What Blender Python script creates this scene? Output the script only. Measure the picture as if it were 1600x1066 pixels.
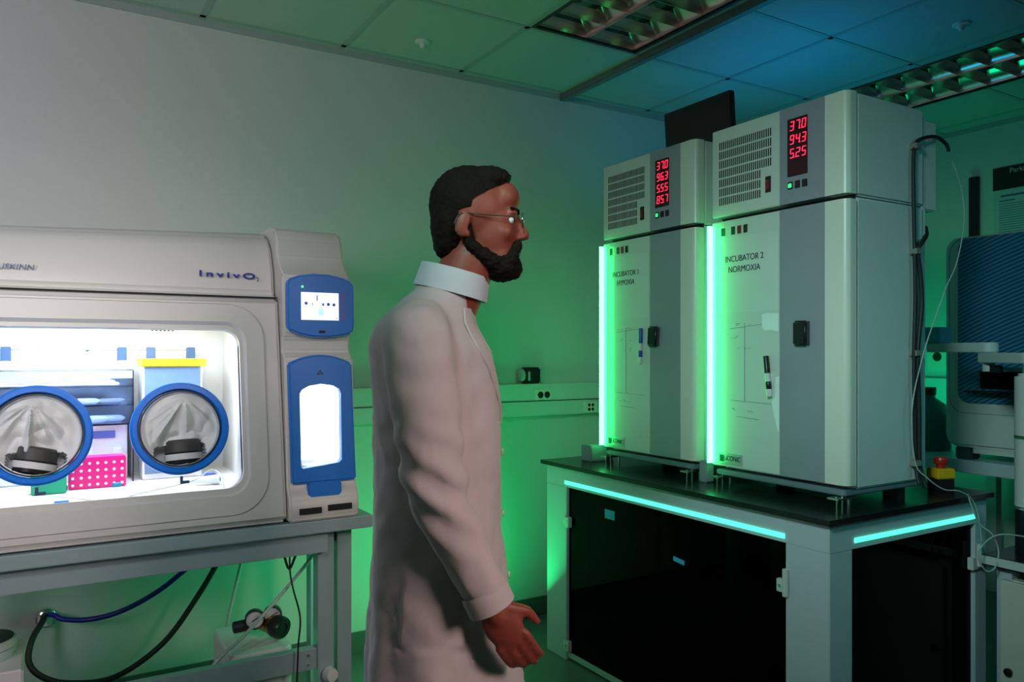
import bpy, bmesh, math, random
from mathutils import Vector, Matrix, noise
random.seed(7)
for o in list(bpy.data.objects): bpy.data.objects.remove(o)
S = bpy.context.scene
COL = S.collection
# ---------------------------------------------------------------- camera, world, lights, exposure
F = 1217.0; HY = 551.0; CAMZ = 1.41
FW = Vector((0.520, 0.854, 0)); RT = Vector((0.854, -0.520, 0))
cam = bpy.data.cameras.new('camera'); camo = bpy.data.objects.new('camera', cam); COL.objects.link(camo)
camo.location = (0, 0, CAMZ); camo.rotation_euler = (math.pi/2, 0, -math.atan2(0.520, 0.854))
cam.sensor_width = 36; cam.lens = F/1600*36; cam.shift_y = 18/1600; cam.clip_start = 0.05
S.camera = camo
S.view_settings.view_transform = 'Standard'; S.view_settings.look = 'None'
S.view_settings.gamma = 1; S.view_settings.exposure = 0.0; S.view_settings.use_curve_mapping = False
W = bpy.data.worlds.new('world'); S.world = W; W.use_nodes = True
W.node_tree.nodes['Background'].inputs[0].default_value = (0.5, 0.45, 0.45, 1)
W.node_tree.nodes['Background'].inputs[1].default_value = 0.05
def area(name, loc, target, sx, sy, power, color, spread=180):
    l = bpy.data.lights.new(name, 'AREA'); l.shape = 'RECTANGLE'; l.size = sx; l.size_y = sy
    l.energy = power; l.color = color; l.spread = math.radians(spread)
    o = bpy.data.objects.new(name, l); COL.objects.link(o); o.location = loc
    o.rotation_euler = (Vector(target)-Vector(loc)).to_track_quat('-Z', 'Y').to_euler()
    return o
# warm light from the room left of and behind the camera, then added fills
area('warm_room_lamp', (-1.7, 0.7, 1.9), (-0.5, 3.5, 2.0), 0.7, 1.0, 11.2, (0.929, 0.907, 1), 92)
area('warm_person_fill', (1.35, -1.0, 2.2), (0.72, 1.5, 0.95), 0.6, 0.6, 2.62, (1, 0.72, 0.68), 48)  # unseen fill lamp added to brighten the person
area('cool_incubator_fill', (-0.2, 0.5, 2.45), (2.24, 1.70, 1.35), 0.4, 0.4, 3.43, (0.589, 1, 0.926), 52)  # unseen cool fill added for the incubator fronts
area('glovebox_front_fill', (-0.2, 0.6, 2.3), (0.1, 2.5, 1.5), 0.5, 0.4, 1.54, (1, 0.938, 0.938), 50)  # unseen fill lamp aimed at the glovebox front
# blue light standing on top of and behind the incubators, thrown at the ceiling
area('blue_uplight', (2.95, 2.45, 2.20), (3.0, 2.5, 2.82), 0.5, 0.9, 2.42, (0, 0.432, 1))
# unseen green fill lamps added to colour the wall, sides and stand
area('green_floor_fill', (1.75, 2.95, 0.25), (1.5, 3.5, 0.9), 0.5, 0.15, 5.28, (0, 1, 0.227))
area('green_side_fill', (4.3, 2.75, 1.1), (4.95, 2.5, 1.6), 0.6, 0.3, 2.86, (0, 1, 0.409))
area('green_aisle_fill', (2.7, -0.6, 2.3), (2.6, 1.5, 1.2), 0.8, 0.2, 0.99, (0.0455, 1, 1), 80)
area('green_stand_fill', (1.15, 2.75, 0.6), (0.3, 3.3, 0.5), 0.3, 0.2, 1, (0, 1, 0.45))

def at(px, py, X=None, Y=None, Z=None):
    u = (px-800)/F; v = (HY-py)/F
    r = Vector((0.854*u+0.520, -0.520*u+0.854, v))
    if X is not None: d = X/r.x
    elif Y is not None: d = Y/r.y
    else: d = (Z-CAMZ)/r.z
    return Vector((r.x*d, r.y*d, CAMZ+r.z*d))
# ---------------------------------------------------------------- materials
MATS = {}
def mat(name, col, rough=0.5, metal=0.0, emit=None, estr=0, bump=0.0, bscale=40, var=0.0, coat=0.0, spec=0.5, sss=0):
    m = bpy.data.materials.new(name); m.use_nodes = True; nt = m.node_tree; b = nt.nodes['Principled BSDF']
    b.inputs['Base Color'].default_value = (*col, 1); b.inputs['Roughness'].default_value = rough
    b.inputs['Metallic'].default_value = metal; b.inputs['Coat Weight'].default_value = coat
    b.inputs['Coat Roughness'].default_value = 0.08
    b.inputs['Specular IOR Level'].default_value = spec
    if sss: b.inputs['Subsurface Weight'].default_value = sss; b.inputs['Subsurface Radius'].default_value = (0.01, 0.004, 0.002)
    if emit:
        b.inputs['Emission Color'].default_value = (*emit, 1); b.inputs['Emission Strength'].default_value = estr
    tc = nt.nodes.new('ShaderNodeTexCoord')
    n = nt.nodes.new('ShaderNodeTexNoise'); n.inputs['Scale'].default_value = bscale; n.inputs['Detail'].default_value = 4
    nt.links.new(tc.outputs['Object'], n.inputs['Vector'])
    if bump:
        bp = nt.nodes.new('ShaderNodeBump'); bp.inputs['Strength'].default_value = bump; bp.inputs['Distance'].default_value = 0.004
        nt.links.new(n.outputs['Fac'], bp.inputs['Height']); nt.links.new(bp.outputs['Normal'], b.inputs['Normal'])
    if var:
        mx = nt.nodes.new('ShaderNodeMix'); mx.data_type = 'RGBA'
        mx.inputs['A'].default_value = (*[c*(1-var) for c in col], 1); mx.inputs['B'].default_value = (*[min(1, c*(1+var)) for c in col], 1)
        nt.links.new(n.outputs['Fac'], mx.inputs['Factor']); nt.links.new(mx.outputs['Result'], b.inputs['Base Color'])
    MATS[name] = m; return m
def glassmat(name, tint, gloss=0.1, rough=0.0):
    m = bpy.data.materials.new(name); m.use_nodes = True; nt = m.node_tree; nt.nodes.clear()
    out = nt.nodes.new('ShaderNodeOutputMaterial'); tr = nt.nodes.new('ShaderNodeBsdfTransparent'); gl = nt.nodes.new('ShaderNodeBsdfGlossy')
    fr = nt.nodes.new('ShaderNodeLayerWeight'); fr.inputs['Blend'].default_value = gloss; mx = nt.nodes.new('ShaderNodeMixShader')
    tr.inputs[0].default_value = (*tint, 1); gl.inputs['Roughness'].default_value = rough; gl.inputs[0].default_value = (1, 1, 1, 1)
    nt.links.new(fr.outputs['Fresnel'], mx.inputs[0]); nt.links.new(tr.outputs[0], mx.inputs[1]); nt.links.new(gl.outputs[0], mx.inputs[2])
    nt.links.new(mx.outputs[0], out.inputs[0]); MATS[name] = m; return m
wallM = mat('wall_paint', (0.62, 0.61, 0.60), 0.75, bump=0.15, bscale=120, var=0.02)
ceilM = mat('ceiling_tile', (0.50, 0.53, 0.52), 0.9, bump=0.4, bscale=180, var=0.04)
gridM = mat('ceiling_grid_metal', (0.38, 0.42, 0.42), 0.5)
floorM = mat('vinyl_floor', (0.16, 0.20, 0.18), 0.35, bump=0.05, bscale=30, var=0.12)
skirtM = mat('dark_skirting', (0.09, 0.12, 0.11), 0.5, var=0.1)
whiteM = mat('white_enamel', (0.70, 0.70, 0.68), 0.32, bump=0.03, bscale=300, var=0.01)
creamM = mat('cream_enamel', (0.76, 0.74, 0.66), 0.30, var=0.01)
greyM = mat('grey_metallic_paint', (0.36, 0.37, 0.44), 0.38, metal=0.3, bump=0.04, bscale=500, var=0.04)
frameM = mat('pale_frame_paint', (0.56, 0.60, 0.66), 0.42, bump=0.08, bscale=500, var=0.02)
alloyM = mat('silver_painted_steel', (0.40, 0.54, 0.55), 0.35, metal=0.3, var=0.03, bscale=20)
steelM = mat('polished_steel', (0.75, 0.76, 0.78), 0.18, metal=1.0, bump=0.02)
mirrM = mat('mirror_aluminium', (0.92, 0.72, 0.66), 0.22, metal=1.0, bump=0.02, bscale=8)
blackM = mat('black_plastic', (0.012, 0.012, 0.014), 0.35, bump=0.03)
rubberM = mat('black_rubber', (0.015, 0.015, 0.015), 0.55, bump=0.05)
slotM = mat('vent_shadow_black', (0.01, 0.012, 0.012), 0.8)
topM = mat('black_bench_top', (0.010, 0.012, 0.013), 0.22, bump=0.02, bscale=60)
boxM = mat('moulded_cream_plastic', (0.66, 0.66, 0.62), 0.38, bump=0.03, bscale=200, var=0.015)
linerM = mat('white_chamber_plastic', (0.80, 0.82, 0.84), 0.35, bump=0.02, var=0.01)
blueM = mat('blue_plastic', (0.003, 0.19, 0.68), 0.35, bump=0.02, var=0.05)
ringM = mat('blue_port_ring', (0.003, 0.20, 0.85), 0.30, var=0.05)
inkM = mat('navy_ink', (0.01, 0.02, 0.30), 0.5)
ink2M = mat('grey_blue_ink', (0.10, 0.14, 0.28), 0.5)
textM = mat('black_ink', (0.012, 0.014, 0.014), 0.5)
fabM = mat('white_sleeve_fabric', (0.74, 0.77, 0.77), 0.6, bump=0.3, bscale=70, var=0.05)
cuffM = mat('grey_cuff_rubber', (0.06, 0.06, 0.058), 0.5, var=0.05)
trayM = mat('blue_grey_acrylic', (0.30, 0.42, 0.66), 0.2, var=0.25, bscale=18)
pinkM = mat('pink_rack_plastic', (0.80, 0.004, 0.22), 0.35, emit=None, var=0.05)
yelM = mat('yellow_lid_plastic', (0.80, 0.62, 0.01), 0.4, var=0.03)
aquaM = mat('aqua_cap_plastic', (0.005, 0.22, 0.36), 0.35, var=0.04)
mintM = mat('mint_green_plastic', (0.01, 0.40, 0.22), 0.35, var=0.04)
labM = mat('blue_label', (0.12, 0.18, 0.55), 0.5, var=0.04)
hookM = mat('slate_hook_plastic', (0.04, 0.09, 0.20), 0.4, var=0.05)
pageM = mat('white_paper', (0.75, 0.76, 0.80), 0.6, var=0.04, bscale=25)
hoseBM = mat('blue_hose', (0.01, 0.015, 0.30), 0.3, bump=0.04)
clearT = mat('grey_clear_tubing', (0.42, 0.47, 0.46), 0.2, var=0.05)
brassM = mat('brass', (0.45, 0.27, 0.07), 0.3, metal=0.9, bump=0.05, var=0.1)
dialM = mat('gauge_face', (0.60, 0.62, 0.62), 0.5, var=0.05)
stopR = mat('red_button_plastic', (0.45, 0.015, 0.008), 0.35, var=0.05)
stopY = mat('yellow_box_plastic', (0.80, 0.42, 0.01), 0.4, var=0.05)
noteM = mat('blue_sticky_note', (0.08, 0.55, 1.0), 0.6, emit=None, var=0.04)
clearM = glassmat('clear_acrylic', (0.96, 0.97, 0.98), 0.06)
shelfG = glassmat('frosted_acrylic', (0.84, 0.90, 0.98), 0.25, 0.15)
darkG = glassmat('smoked_acrylic', (0.13, 0.15, 0.15), 0.10, 0.02)
ledG = mat('green_led_strip', (0.1, 0.6, 0.4), 0.4, emit=(0.05, 1.0, 0.24), estr=15.0)
ledC = mat('cyan_led_strip', (0.1, 0.6, 0.5), 0.4, emit=(0.07, 0.8, 0.45), estr=2.0)
digM = mat('red_led_digit', (0.3, 0, 0), 0.4, emit=(1.0, 0.015, 0.06), estr=3.0)
dispM = mat('dark_red_display', (0.035, 0.001, 0.004), 0.15)
glowG = mat('green_lit_button', (0.02, 0.3, 0.1), 0.4, emit=(0.03, 1.0, 0.25), estr=1.3)
swM = mat('red_rocker', (0.30, 0.01, 0.01), 0.25, var=0.1)
lampM = mat('cold_white_lamp', (0.8, 0.8, 0.8), 0.4, emit=(0.84, 0.90, 1.0), estr=20)
lamp2M = mat('cold_white_lamp_small', (0.8, 0.8, 0.8), 0.4, emit=(0.85, 0.93, 1.0), estr=20)
scrM = mat('lit_screen', (0.1, 0.1, 0.1), 0.3, emit=(0.86, 0.95, 1.0), estr=1.15)
icoM = mat('screen_icon_blue', (0.02, 0.03, 0.3), 0.4, emit=(0.02, 0.05, 0.45), estr=0.6)
icoLM = mat('screen_icon_pale', (0.3, 0.5, 0.6), 0.4, emit=(0.45, 0.78, 0.88), estr=1.0)
coatM = mat('white_cotton', (0.62, 0.56, 0.56), 0.85, bump=0.35, bscale=25, var=0.03)
collM = mat('pale_blue_cotton', (0.66, 0.72, 0.78), 0.8, bump=0.2, bscale=60)
skinM = mat('skin', (0.30, 0.068, 0.042), 0.5, bump=0.1, bscale=90, var=0.08, sss=0.08)
hairM = mat('dark_brown_hair', (0.012, 0.008, 0.005), 0.85, bump=0.8, bscale=140, var=0.4, spec=0.15)
trouM = mat('dark_trousers', (0.03, 0.035, 0.05), 0.8, bump=0.2)
shoeM = mat('black_leather', (0.012, 0.01, 0.01), 0.35)
eyeM = mat('eye_white', (0.8, 0.78, 0.75), 0.2)
# ---------------------------------------------------------------- mesh builder
class MB:
    def __init__(s): s.bm = bmesh.new()
    def quadset(s, vs, fs):
        bv = [s.bm.verts.new(v) for v in vs]
        for f in fs:
            try: s.bm.faces.new([bv[i] for i in f])
            except ValueError: pass
        return s
    def box(s, x0, x1, y0, y1, z0, z1, M=None):
        v = [Vector((x, y, z)) for x in (x0, x1) for y in (y0, y1) for z in (z0, z1)]
        if M: v = [M @ a for a in v]
        return s.quadset(v, [(0,1,3,2),(4,6,7,5),(0,4,5,1),(2,3,7,6),(0,2,6,4),(1,5,7,3)])
    def cyl(s, p0, p1, r0, r1=None, n=20, cap=True):
        r1 = r0 if r1 is None else r1
        p0 = Vector(p0); p1 = Vector(p1); d = (p1-p0).normalized()
        a = d.orthogonal().normalized(); b = d.cross(a)
        vs = [p0+(a*math.cos(t)+b*math.sin(t))*r0 for t in [2*math.pi*i/n for i in range(n)]]
        vs += [p1+(a*math.cos(t)+b*math.sin(t))*r1 for t in [2*math.pi*i/n for i in range(n)]]
        fs = [(i, (i+1) % n, n+(i+1) % n, n+i) for i in range(n)]
        if cap: fs += [tuple(reversed(range(n))), tuple(range(n, 2*n))]
        return s.quadset(vs, fs)
    def tube(s, pts, r, n=10, sub=6, closed=False):
        P = [Vector(p) for p in pts]
        if sub > 1 and len(P) > 2:
            Q = []
            m = len(P)
            for i in range(m-1):
                p0 = P[max(i-1, 0)]; p1 = P[i]; p2 = P[i+1]; p3 = P[min(i+2, m-1)]
                for k in range(sub):
                    t = k/sub
                    Q.append(0.5*((2*p1)+(p2-p0)*t+(2*p0-5*p1+4*p2-p3)*t*t+(3*p1-p0-3*p2+p3)*t*t*t))
            Q.append(P[-1]); P = Q
        vs = []; fs = []; a = None
        for i, p in enumerate(P):
            d = (P[min(i+1, len(P)-1)]-P[max(i-1, 0)]).normalized()
            if a is None: a = d.orthogonal().normalized()
            a = (a-d*a.dot(d)).normalized(); b = d.cross(a)
            for k in range(n):
                t = 2*math.pi*k/n; vs.append(p+(a*math.cos(t)+b*math.sin(t))*r)
        for i in range(len(P)-1):
            for k in range(n):
                fs.append((i*n+k, i*n+(k+1) % n, (i+1)*n+(k+1) % n, (i+1)*n+k))
        fs += [tuple(reversed(range(n))), tuple(range((len(P)-1)*n, len(P)*n))]
        return s.quadset(vs, fs)
    def prism(s, poly, fn, a, b):
        """poly of 2d points, fn(p, h)->3d, extruded h from a to b"""
        n = len(poly)
        vs = [Vector(fn(p, a)) for p in poly]+[Vector(fn(p, b)) for p in poly]
        fs = [(i, (i+1) % n, n+(i+1) % n, n+i) for i in range(n)]+[tuple(reversed(range(n))), tuple(range(n, 2*n))]
        return s.quadset(vs, fs)
    def ring(s, outer, inner, fn, a, b, ai=None, bi=None):
        """band between two outlines with the same number of points"""
        ai = a if ai is None else ai; bi = b if bi is None else bi
        n = len(outer)
        vs = [Vector(fn(p, a)) for p in outer]+[Vector(fn(p, b)) for p in outer]+[Vector(fn(p, ai)) for p in inner]+[Vector(fn(p, bi)) for p in inner]
        fs = []
        for i in range(n):
            j = (i+1) % n
            fs += [(i, j, n+j, n+i), (n+i, n+j, 3*n+j, 3*n+i), (3*n+i, 3*n+j, 2*n+j, 2*n+i), (2*n+i, 2*n+j, j, i)]
        return s.quadset(vs, fs)
    def lathe(s, prof, c, ax, n=40):
        """prof [(r, h)] turned about axis ax from c"""
        c = Vector(c); d = Vector(ax).normalized(); a = d.orthogonal().normalized(); b = d.cross(a)
        vs = []; fs = []
        for r, h in prof:
            for k in range(n):
                t = 2*math.pi*k/n; vs.append(c+d*h+(a*math.cos(t)+b*math.sin(t))*max(r, 1e-5))
        for i in range(len(prof)-1):
            for k in range(n):
                fs.append((i*n+k, i*n+(k+1) % n, (i+1)*n+(k+1) % n, (i+1)*n+k))
        return s.quadset(vs, fs)
    def ell(s, c, r, n=16, M=None):
        m = Matrix.Translation(c) @ (M or Matrix()) @ Matrix.Diagonal((*r, 1))
        bmesh.ops.create_uvsphere(s.bm, u_segments=n*2, v_segments=n, radius=1, matrix=m); return s
    def caps(s, p0, p1, r0, r1):
        s.cyl(p0, p1, r0, r1, n=20); s.ell(p0, (r0,)*3, 8); s.ell(p1, (r1,)*3, 8); return s
    def mesh(s, name, bevel=0, seg=2, ang=35):
        bm = s.bm
        bmesh.ops.recalc_face_normals(bm, faces=bm.faces)
        if bevel:
            es = [e for e in bm.edges if len(e.link_faces) == 2 and e.calc_face_angle(0) > math.radians(ang)]
            bmesh.ops.bevel(bm, geom=es, offset=bevel, segments=seg, affect='EDGES', clamp_overlap=True)
            bmesh.ops.recalc_face_normals(bm, faces=bm.faces)
        me = bpy.data.meshes.new(name); bm.to_mesh(me); bm.free()
        for p in me.polygons: p.use_smooth = True
        me.set_sharp_from_angle(angle=math.radians(40))
        return me
    def build(s, name, m, parent=None, bevel=0, seg=2, local=False):
        return link(name, s.mesh(name, bevel, seg), m, parent, local)
def wloc(o):
    v = Vector((0, 0, 0))
    while o: v += Vector(o.location); o = o.parent
    return v
def link(name, me, m, parent=None, local=False):
    o = bpy.data.objects.new(name, me); COL.objects.link(o)
    me.materials.clear(); me.materials.append(m)
    if parent:
        o.parent = parent
        if not local: o.location = -wloc(parent)
    return o
def thing(name, label, cat, loc, group=None):
    o = bpy.data.objects.new(name, None); COL.objects.link(o); o.location = loc; o.empty_display_size = 0.05
    o['label'] = label; o['category'] = cat
    if group: o['group'] = group
    return o
def tag(o, label, cat, group=None):
    o['label'] = label; o['category'] = cat
    if group: o['group'] = group
    return o
def struct(o): o['kind'] = 'structure'; return o
def ev(o):
    dg = bpy.context.evaluated_depsgraph_get(); dg.update()
    me = bpy.data.meshes.new_from_object(o.evaluated_get(dg)); return me
def booled(me, cutters):
    o = bpy.data.objects.new('tmp', me); COL.objects.link(o); cs = []
    for c in cutters:
        co = bpy.data.objects.new('tmpc', c); COL.objects.link(co); cs.append(co)
        md = o.modifiers.new('b', 'BOOLEAN'); md.operation = 'DIFFERENCE'; md.object = co; md.solver = 'EXACT'
    bpy.context.view_layer.update(); r = ev(o)
    for x in [o]+cs: bpy.data.objects.remove(x)
    for p in r.polygons: p.use_smooth = True
    r.set_sharp_from_angle(angle=math.radians(35))
    return r
def remeshed(mb, voxel, smooth=6, name='blob'):
    me = mb.mesh(name); o = bpy.data.objects.new('tmp', me); COL.objects.link(o)
    md = o.modifiers.new('r', 'REMESH'); md.mode = 'VOXEL'; md.voxel_size = voxel
    sm = o.modifiers.new('s', 'SMOOTH'); sm.iterations = smooth; sm.factor = 0.5
    bpy.context.view_layer.update(); r = ev(o); bpy.data.objects.remove(o)
    for p in r.polygons: p.use_smooth = True
    return r
def text_mesh(s, size, extr=0.0006, space=1.0, align='CENTER', sx=1.0, bold=0.0):
    c = bpy.data.curves.new('t', 'FONT'); c.body = s; c.size = size; c.extrude = extr; c.align_x = align; c.align_y = 'CENTER'
    c.space_character = space; c.offset = bold
    o = bpy.data.objects.new('t', c); COL.objects.link(o); bpy.context.view_layer.update(); me = ev(o); bpy.data.objects.remove(o)
    if sx != 1: me.transform(Matrix.Diagonal((sx, 1, 1, 1)))
    return me
def text_on(name, s, size, m, parent, pos, right, up, **k):
    me = text_mesh(s, size, **k); r = Vector(right).normalized(); u = Vector(up).normalized(); n = r.cross(u)
    M = Matrix(((r.x, u.x, n.x, pos[0]), (r.y, u.y, n.y, pos[1]), (r.z, u.z, n.z, pos[2]), (0, 0, 0, 1)))
    me.transform(M); return link(name, me, m, parent)
def rrect(x0, x1, y0, y1, r, n=8):
    P = []
    for cx, cy, a0 in ((x1-r, y1-r, 0), (x0+r, y1-r, 90), (x0+r, y0+r, 180), (x1-r, y0+r, 270)):
        for i in range(n+1):
            a = math.radians(a0+90*i/n); P.append((cx+r*math.cos(a), cy+r*math.sin(a)))
    return P
XY = lambda p, h: (p[0], p[1], h)
XZ = lambda p, h: (p[0], h, p[1])
YZ = lambda p, h: (h, p[0], p[1])
# ================================================================ SETTING
CZ = 2.82; BY = 3.5; RX = 5.0; LX = -2.2; FY = -2.4
struct(MB().box(LX-.1, RX+.1, FY-.1, BY+.1, -.1, 0).build('floor', floorM))
struct(MB().box(LX-.1, RX+.1, BY, BY+.1, 0, CZ).build('wall_back', wallM))
struct(MB().box(RX, RX+.1, FY-.1, BY, 0, CZ).build('wall_right', wallM))
struct(MB().box(LX-.1, LX, FY-.1, BY, 0, CZ).build('wall_left', wallM))
struct(MB().box(LX, RX, FY-.1, FY, 0, CZ).build('wall_front', wallM))
# ceiling slab with two openings for the recessed lights
L1 = (1.82, 2.40, 1.62, 2.83); L2 = (3.71, 4.31, 0.85, 2.67)
cm = MB().box(LX-.1, RX+.1, FY-.1, BY+.1, CZ, CZ+.2).mesh('ceiling')
cm = booled(cm, [MB().box(l[0], l[1], l[2], l[3], CZ-.05, CZ+.14).mesh('c') for l in (L1, L2)])
struct(link('ceiling', cm, ceilM))
g = MB()
for k in range(-6, 6):
    x = 1.81+.61*k
    if abs(x-2.42) < .02 or x < LX or x > RX: continue
    for (y0, y1) in ([(FY, BY)] if not (3.65 < x < 4.35) else [(FY, .85), (2.67, BY)]):
        g.box(x-.012, x+.012, y0, y1, CZ-.003, CZ+.001)
for k in range(-1, 8):
    y = 2.845-.61*k
    if y > BY: continue
    for (x0, x1) in ((LX, 1.82), (2.40, 3.71), (4.31, RX)) if 1.6 < y < 2.84 else (((LX, 3.71), (4.31, RX)) if .85 < y < 2.6 else ((LX, RX),)):
        g.box(x0, x1, y-.012, y+.012, CZ-.003, CZ+.001)
struct(g.build('trim_1', gridM))
struct(MB().box(2.43, 2.47, FY, BY, CZ-.035, CZ).build('trim_2', mat('dark_curtain_rail', (0.20, 0.22, 0.22), 0.4, metal=0.3), bevel=.004))
struct(MB().box(LX, RX, BY-.008, BY, CZ-.03, CZ).build('trim_3', gridM))
struct(MB().box(RX-.008, RX, FY, BY-.008, CZ-.03, CZ).build('trim_4', gridM))
struct(MB().box(LX, RX-.012, BY-.012, BY, 0, .10).build('baseboard_back', skirtM))
struct(MB().box(RX-.012, RX, FY, BY-.012, 0, .10).build('baseboard_right', skirtM))
# trunking
for nm, b in (('trim_5', (1.05, RX-.06, BY-.055, BY, 1.075, 1.245)), ('trim_6', (RX-.055, RX, FY, BY-.056, 1.075, 1.245))):
    t = struct(MB().box(*b).build(nm, mat('trunking_plastic', (0.62, 0.64, 0.63), 0.4), bevel=.004))
lp = MB().box(1.05, RX-.06, BY-.058, BY-.0545, 1.152, 1.156).build('trunking_seam', slotM, bpy.data.objects['trim_5'])
# ================================================================ CEILING LIGHTS
def ceiling_light(l, label, rows):
    x0, x1, y0, y1 = l; z = CZ
    t = thing('ceiling_light', label, 'ceiling light', ((x0+x1)/2, (y0+y1)/2, z), 'recessed louvre lights')
    f = MB(); f.ring([(x0, y0), (x1, y0), (x1, y1), (x0, y1)], [(x0+.016, y0+.016), (x1-.016, y0+.016), (x1-.016, y1-.016), (x0+.016, y1-.016)], XY, z-.006, z+.01)
    f.build('frame', blackM, t)
    MB().box(x0+.002, x1-.002, y0+.002, y1-.002, z+.10, z+.12).build('housing', mat('housing', (0.25, 0.25, 0.25), 0.4), t)
    xm = (x0+x1)/2; m = MB()
    H = .062; dz = .004
    # long reflectors: parabolic section
    def para(xb, side):
        return [(xb+side*(.055*((k/6)**2)), z+dz+H*(k/6)) for k in range(7)]
    XZ2 = lambda p, h: (p[0], h, p[1])
    for xb, sd in ((x0+.018, 1), (x1-.018, -1), (xm-.003, -1), (xm+.003, 1)):
        P = para(xb, sd); n = len(P)
        vs = [Vector((p[0], y0+.017, p[1])) for p in P]+[Vector((p[0], y1-.017, p[1])) for p in P]
        m.quadset(vs, [(i, i+1, n+i+1, n+i) for i in range(n-1)])
    m.box(xm-.003, xm+.003, y0+.017, y1-.017, z+dz-.001, z+dz+.004)
    m.build('reflector', mirrM, t)
    b = MB(); step = (y1-y0-.034)/rows
    for k in range(rows+1):
        yb = y0+.017+step*k
        for sd in ((1, -1) if 0 < k < rows else ((1,) if k == 0 else (-1,))):
            P = [(yb+sd*(.0012+.012*((q/6)**2)), z+dz+H*.8*(q/6)) for q in range(7)]; n = len(P)
            for xa, xb in ((x0+.02, xm-.004), (xm+.004, x1-.02)):
                vs = [Vector((xa, p[0], p[1])) for p in P]+[Vector((xb, p[0], p[1])) for p in P]
                b.quadset(vs, [(i, i+1, n+i+1, n+i) for i in range(n-1)])
        b.box(x0+.02, x1-.02, yb-.0012, yb+.0012, z+dz-.001, z+dz+.002)
    b.build('louvre', mirrM, t)
    for xc in ((x0+xm)/2, (xm+x1)/2):
        MB().cyl((xc, y0+.03, z+.085), (xc, y1-.03, z+.085), .013, n=12).build('lamp_tube', mat('unlit_tube', (0.30, 0.29, 0.28), 0.6), t)
    return t
ceiling_light(L1, 'unlit recessed mirror-louvre ceiling light beside the dark ceiling rail, left of the two', 8)
ceiling_light(L2, 'unlit recessed mirror-louvre ceiling light behind the taller-looking right incubator', 12)
for p, lab in (((660, 68), 'small white ceiling sensor on the tile near the back wall, left of the lights'), ((1502, 41), 'small pale ceiling sensor at the top right, above the second ceiling light')):
    c = at(*p, Z=CZ-.01)
    t = thing('ceiling_sensor', lab, 'sensor', (c.x, c.y, CZ), 'ceiling sensors')
    MB().lathe([(0, 0), (.035, 0), (.035, .006), (.03, .01), (0, .01)], (c.x, c.y, CZ), (0, 0, -1), 24).build('base', whiteM, t)
    MB().lathe([(.014, .01), (.013, .022), (.008, .03), (0, .031)], (c.x, c.y, CZ), (0, 0, -1), 20).build('cap', whiteM, t)
# ================================================================ GLOVEBOX WORKSTATION
GX0, GX1 = -.31, .67
K = .153
gb = thing('glovebox_workstation', 'large cream glovebox workstation with brightly lit window and two blue glove ports', 'glovebox', (.3, 2.9, .865))
prof = [(3.22, .872), (2.475, .872), (2.458, .885), (2.458, .90), (2.46+K*.70, 1.58), (2.60, 1.598), (2.61, 1.605), (2.622, 1.68), (2.655, 1.76), (2.70, 1.805), (2.78, 1.825), (3.22, 1.83)]
body = MB().prism(prof, YZ, GX0, GX1)
for v in body.bm.verts:   # hood falls slightly to the left
    if v.co.z > 1.62: v.co.z -= (GX1-v.co.x)*.045*(v.co.z-1.62)/.2
bme = body.mesh('body', bevel=.012, seg=3, ang=25)
zc = lambda t: t
def FP(p, n):   # p=(x, z) on the leaning front, n outward
    return (p[0], 2.46+K*(p[1]-.88)-n*.9885, p[1]+n*.151)
ox0, ox1, oz0, oz1 = -.183, .543, .995, 1.483
cut1 = MB().box(-.25, .612, 2.575, 3.16, .972, 1.53).mesh('c')
cut2 = MB().prism(rrect(ox0, ox1, oz0, oz1, .05, 10), FP, -.14, .1).mesh('c')
bme = booled(bme, [cut1, cut2])
bodyo = link('body', bme, boxM, gb)
# groove between hood and front
MB().box(GX0+.004, GX1-.004, 2.565, 2.6, 1.586, 1.590).build('hood_seam', slotM, gb)
# raised lip around the opening
lo = rrect(-.255, .616, .915, 1.56, .11, 10); li = rrect(ox0+.0, ox1, oz0, oz1, .05, 10); lm = rrect(-.20, .562, .972, 1.505, .065, 10)
r = MB(); r.ring(lo, lm, FP, -.002, .010, -.002, .011); r.ring(lm, li, FP, -.03, .011, -.03, -.012)
r.build('window_surround', boxM, gb)
MB().ring(rrect(-.258, .619, .912, 1.563, .113, 10), lo, FP, -.002, .0008).build('surround_groove', slotM, gb)
MB().prism(rrect(ox0-.004, ox1+.004, oz0-.004, oz1+.004, .05, 10), FP, -.024, -.018).build('window_pane', clearM, gb)
MB().box(-.15, .50, 2.70, 2.95, 1.518, 1.5285).build('chamber_lamp', lampM, gb)
# lettering
hp = Vector((0, 0, 0))
def hood_pt(px, py): p = at(px, py, Y=2.605); return (p.x, 2.6035, p.z)
a_ = hood_pt(360, 430)
text_on('maker_lettering', 'InvivO', .026, inkM, gb, (a_[0]-.008, 2.6085, a_[2]), (1, .0, -.012), (0, .1, 1), sx=1.9, space=1.35, extr=.0008, bold=.0007)
text_on('maker_lettering', '2', .017, inkM, gb, (a_[0]+.086, 2.6080, a_[2]-.010), (1, 0, 0), (0, .1, 1), extr=.0008)
p_ = hood_pt(54, 418)
tm = text_mesh('RUSKINN', .022, .0008, 1.0, 'RIGHT', 1.12); tm.transform(Matrix.Shear('XZ', 4, (.25, 0)) if False else Matrix(((1, .22, 0, 0), (0, 1, 0, 0), (0, 0, 1, 0), (0, 0, 0, 1))))
tm.transform(Matrix(((1, 0, 0, p_[0]), (0, .1, -1, 2.6105), (0, 1, .1, p_[2]), (0, 0, 0, 1))))
link('maker_lettering', tm, ink2M, gb)
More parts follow.
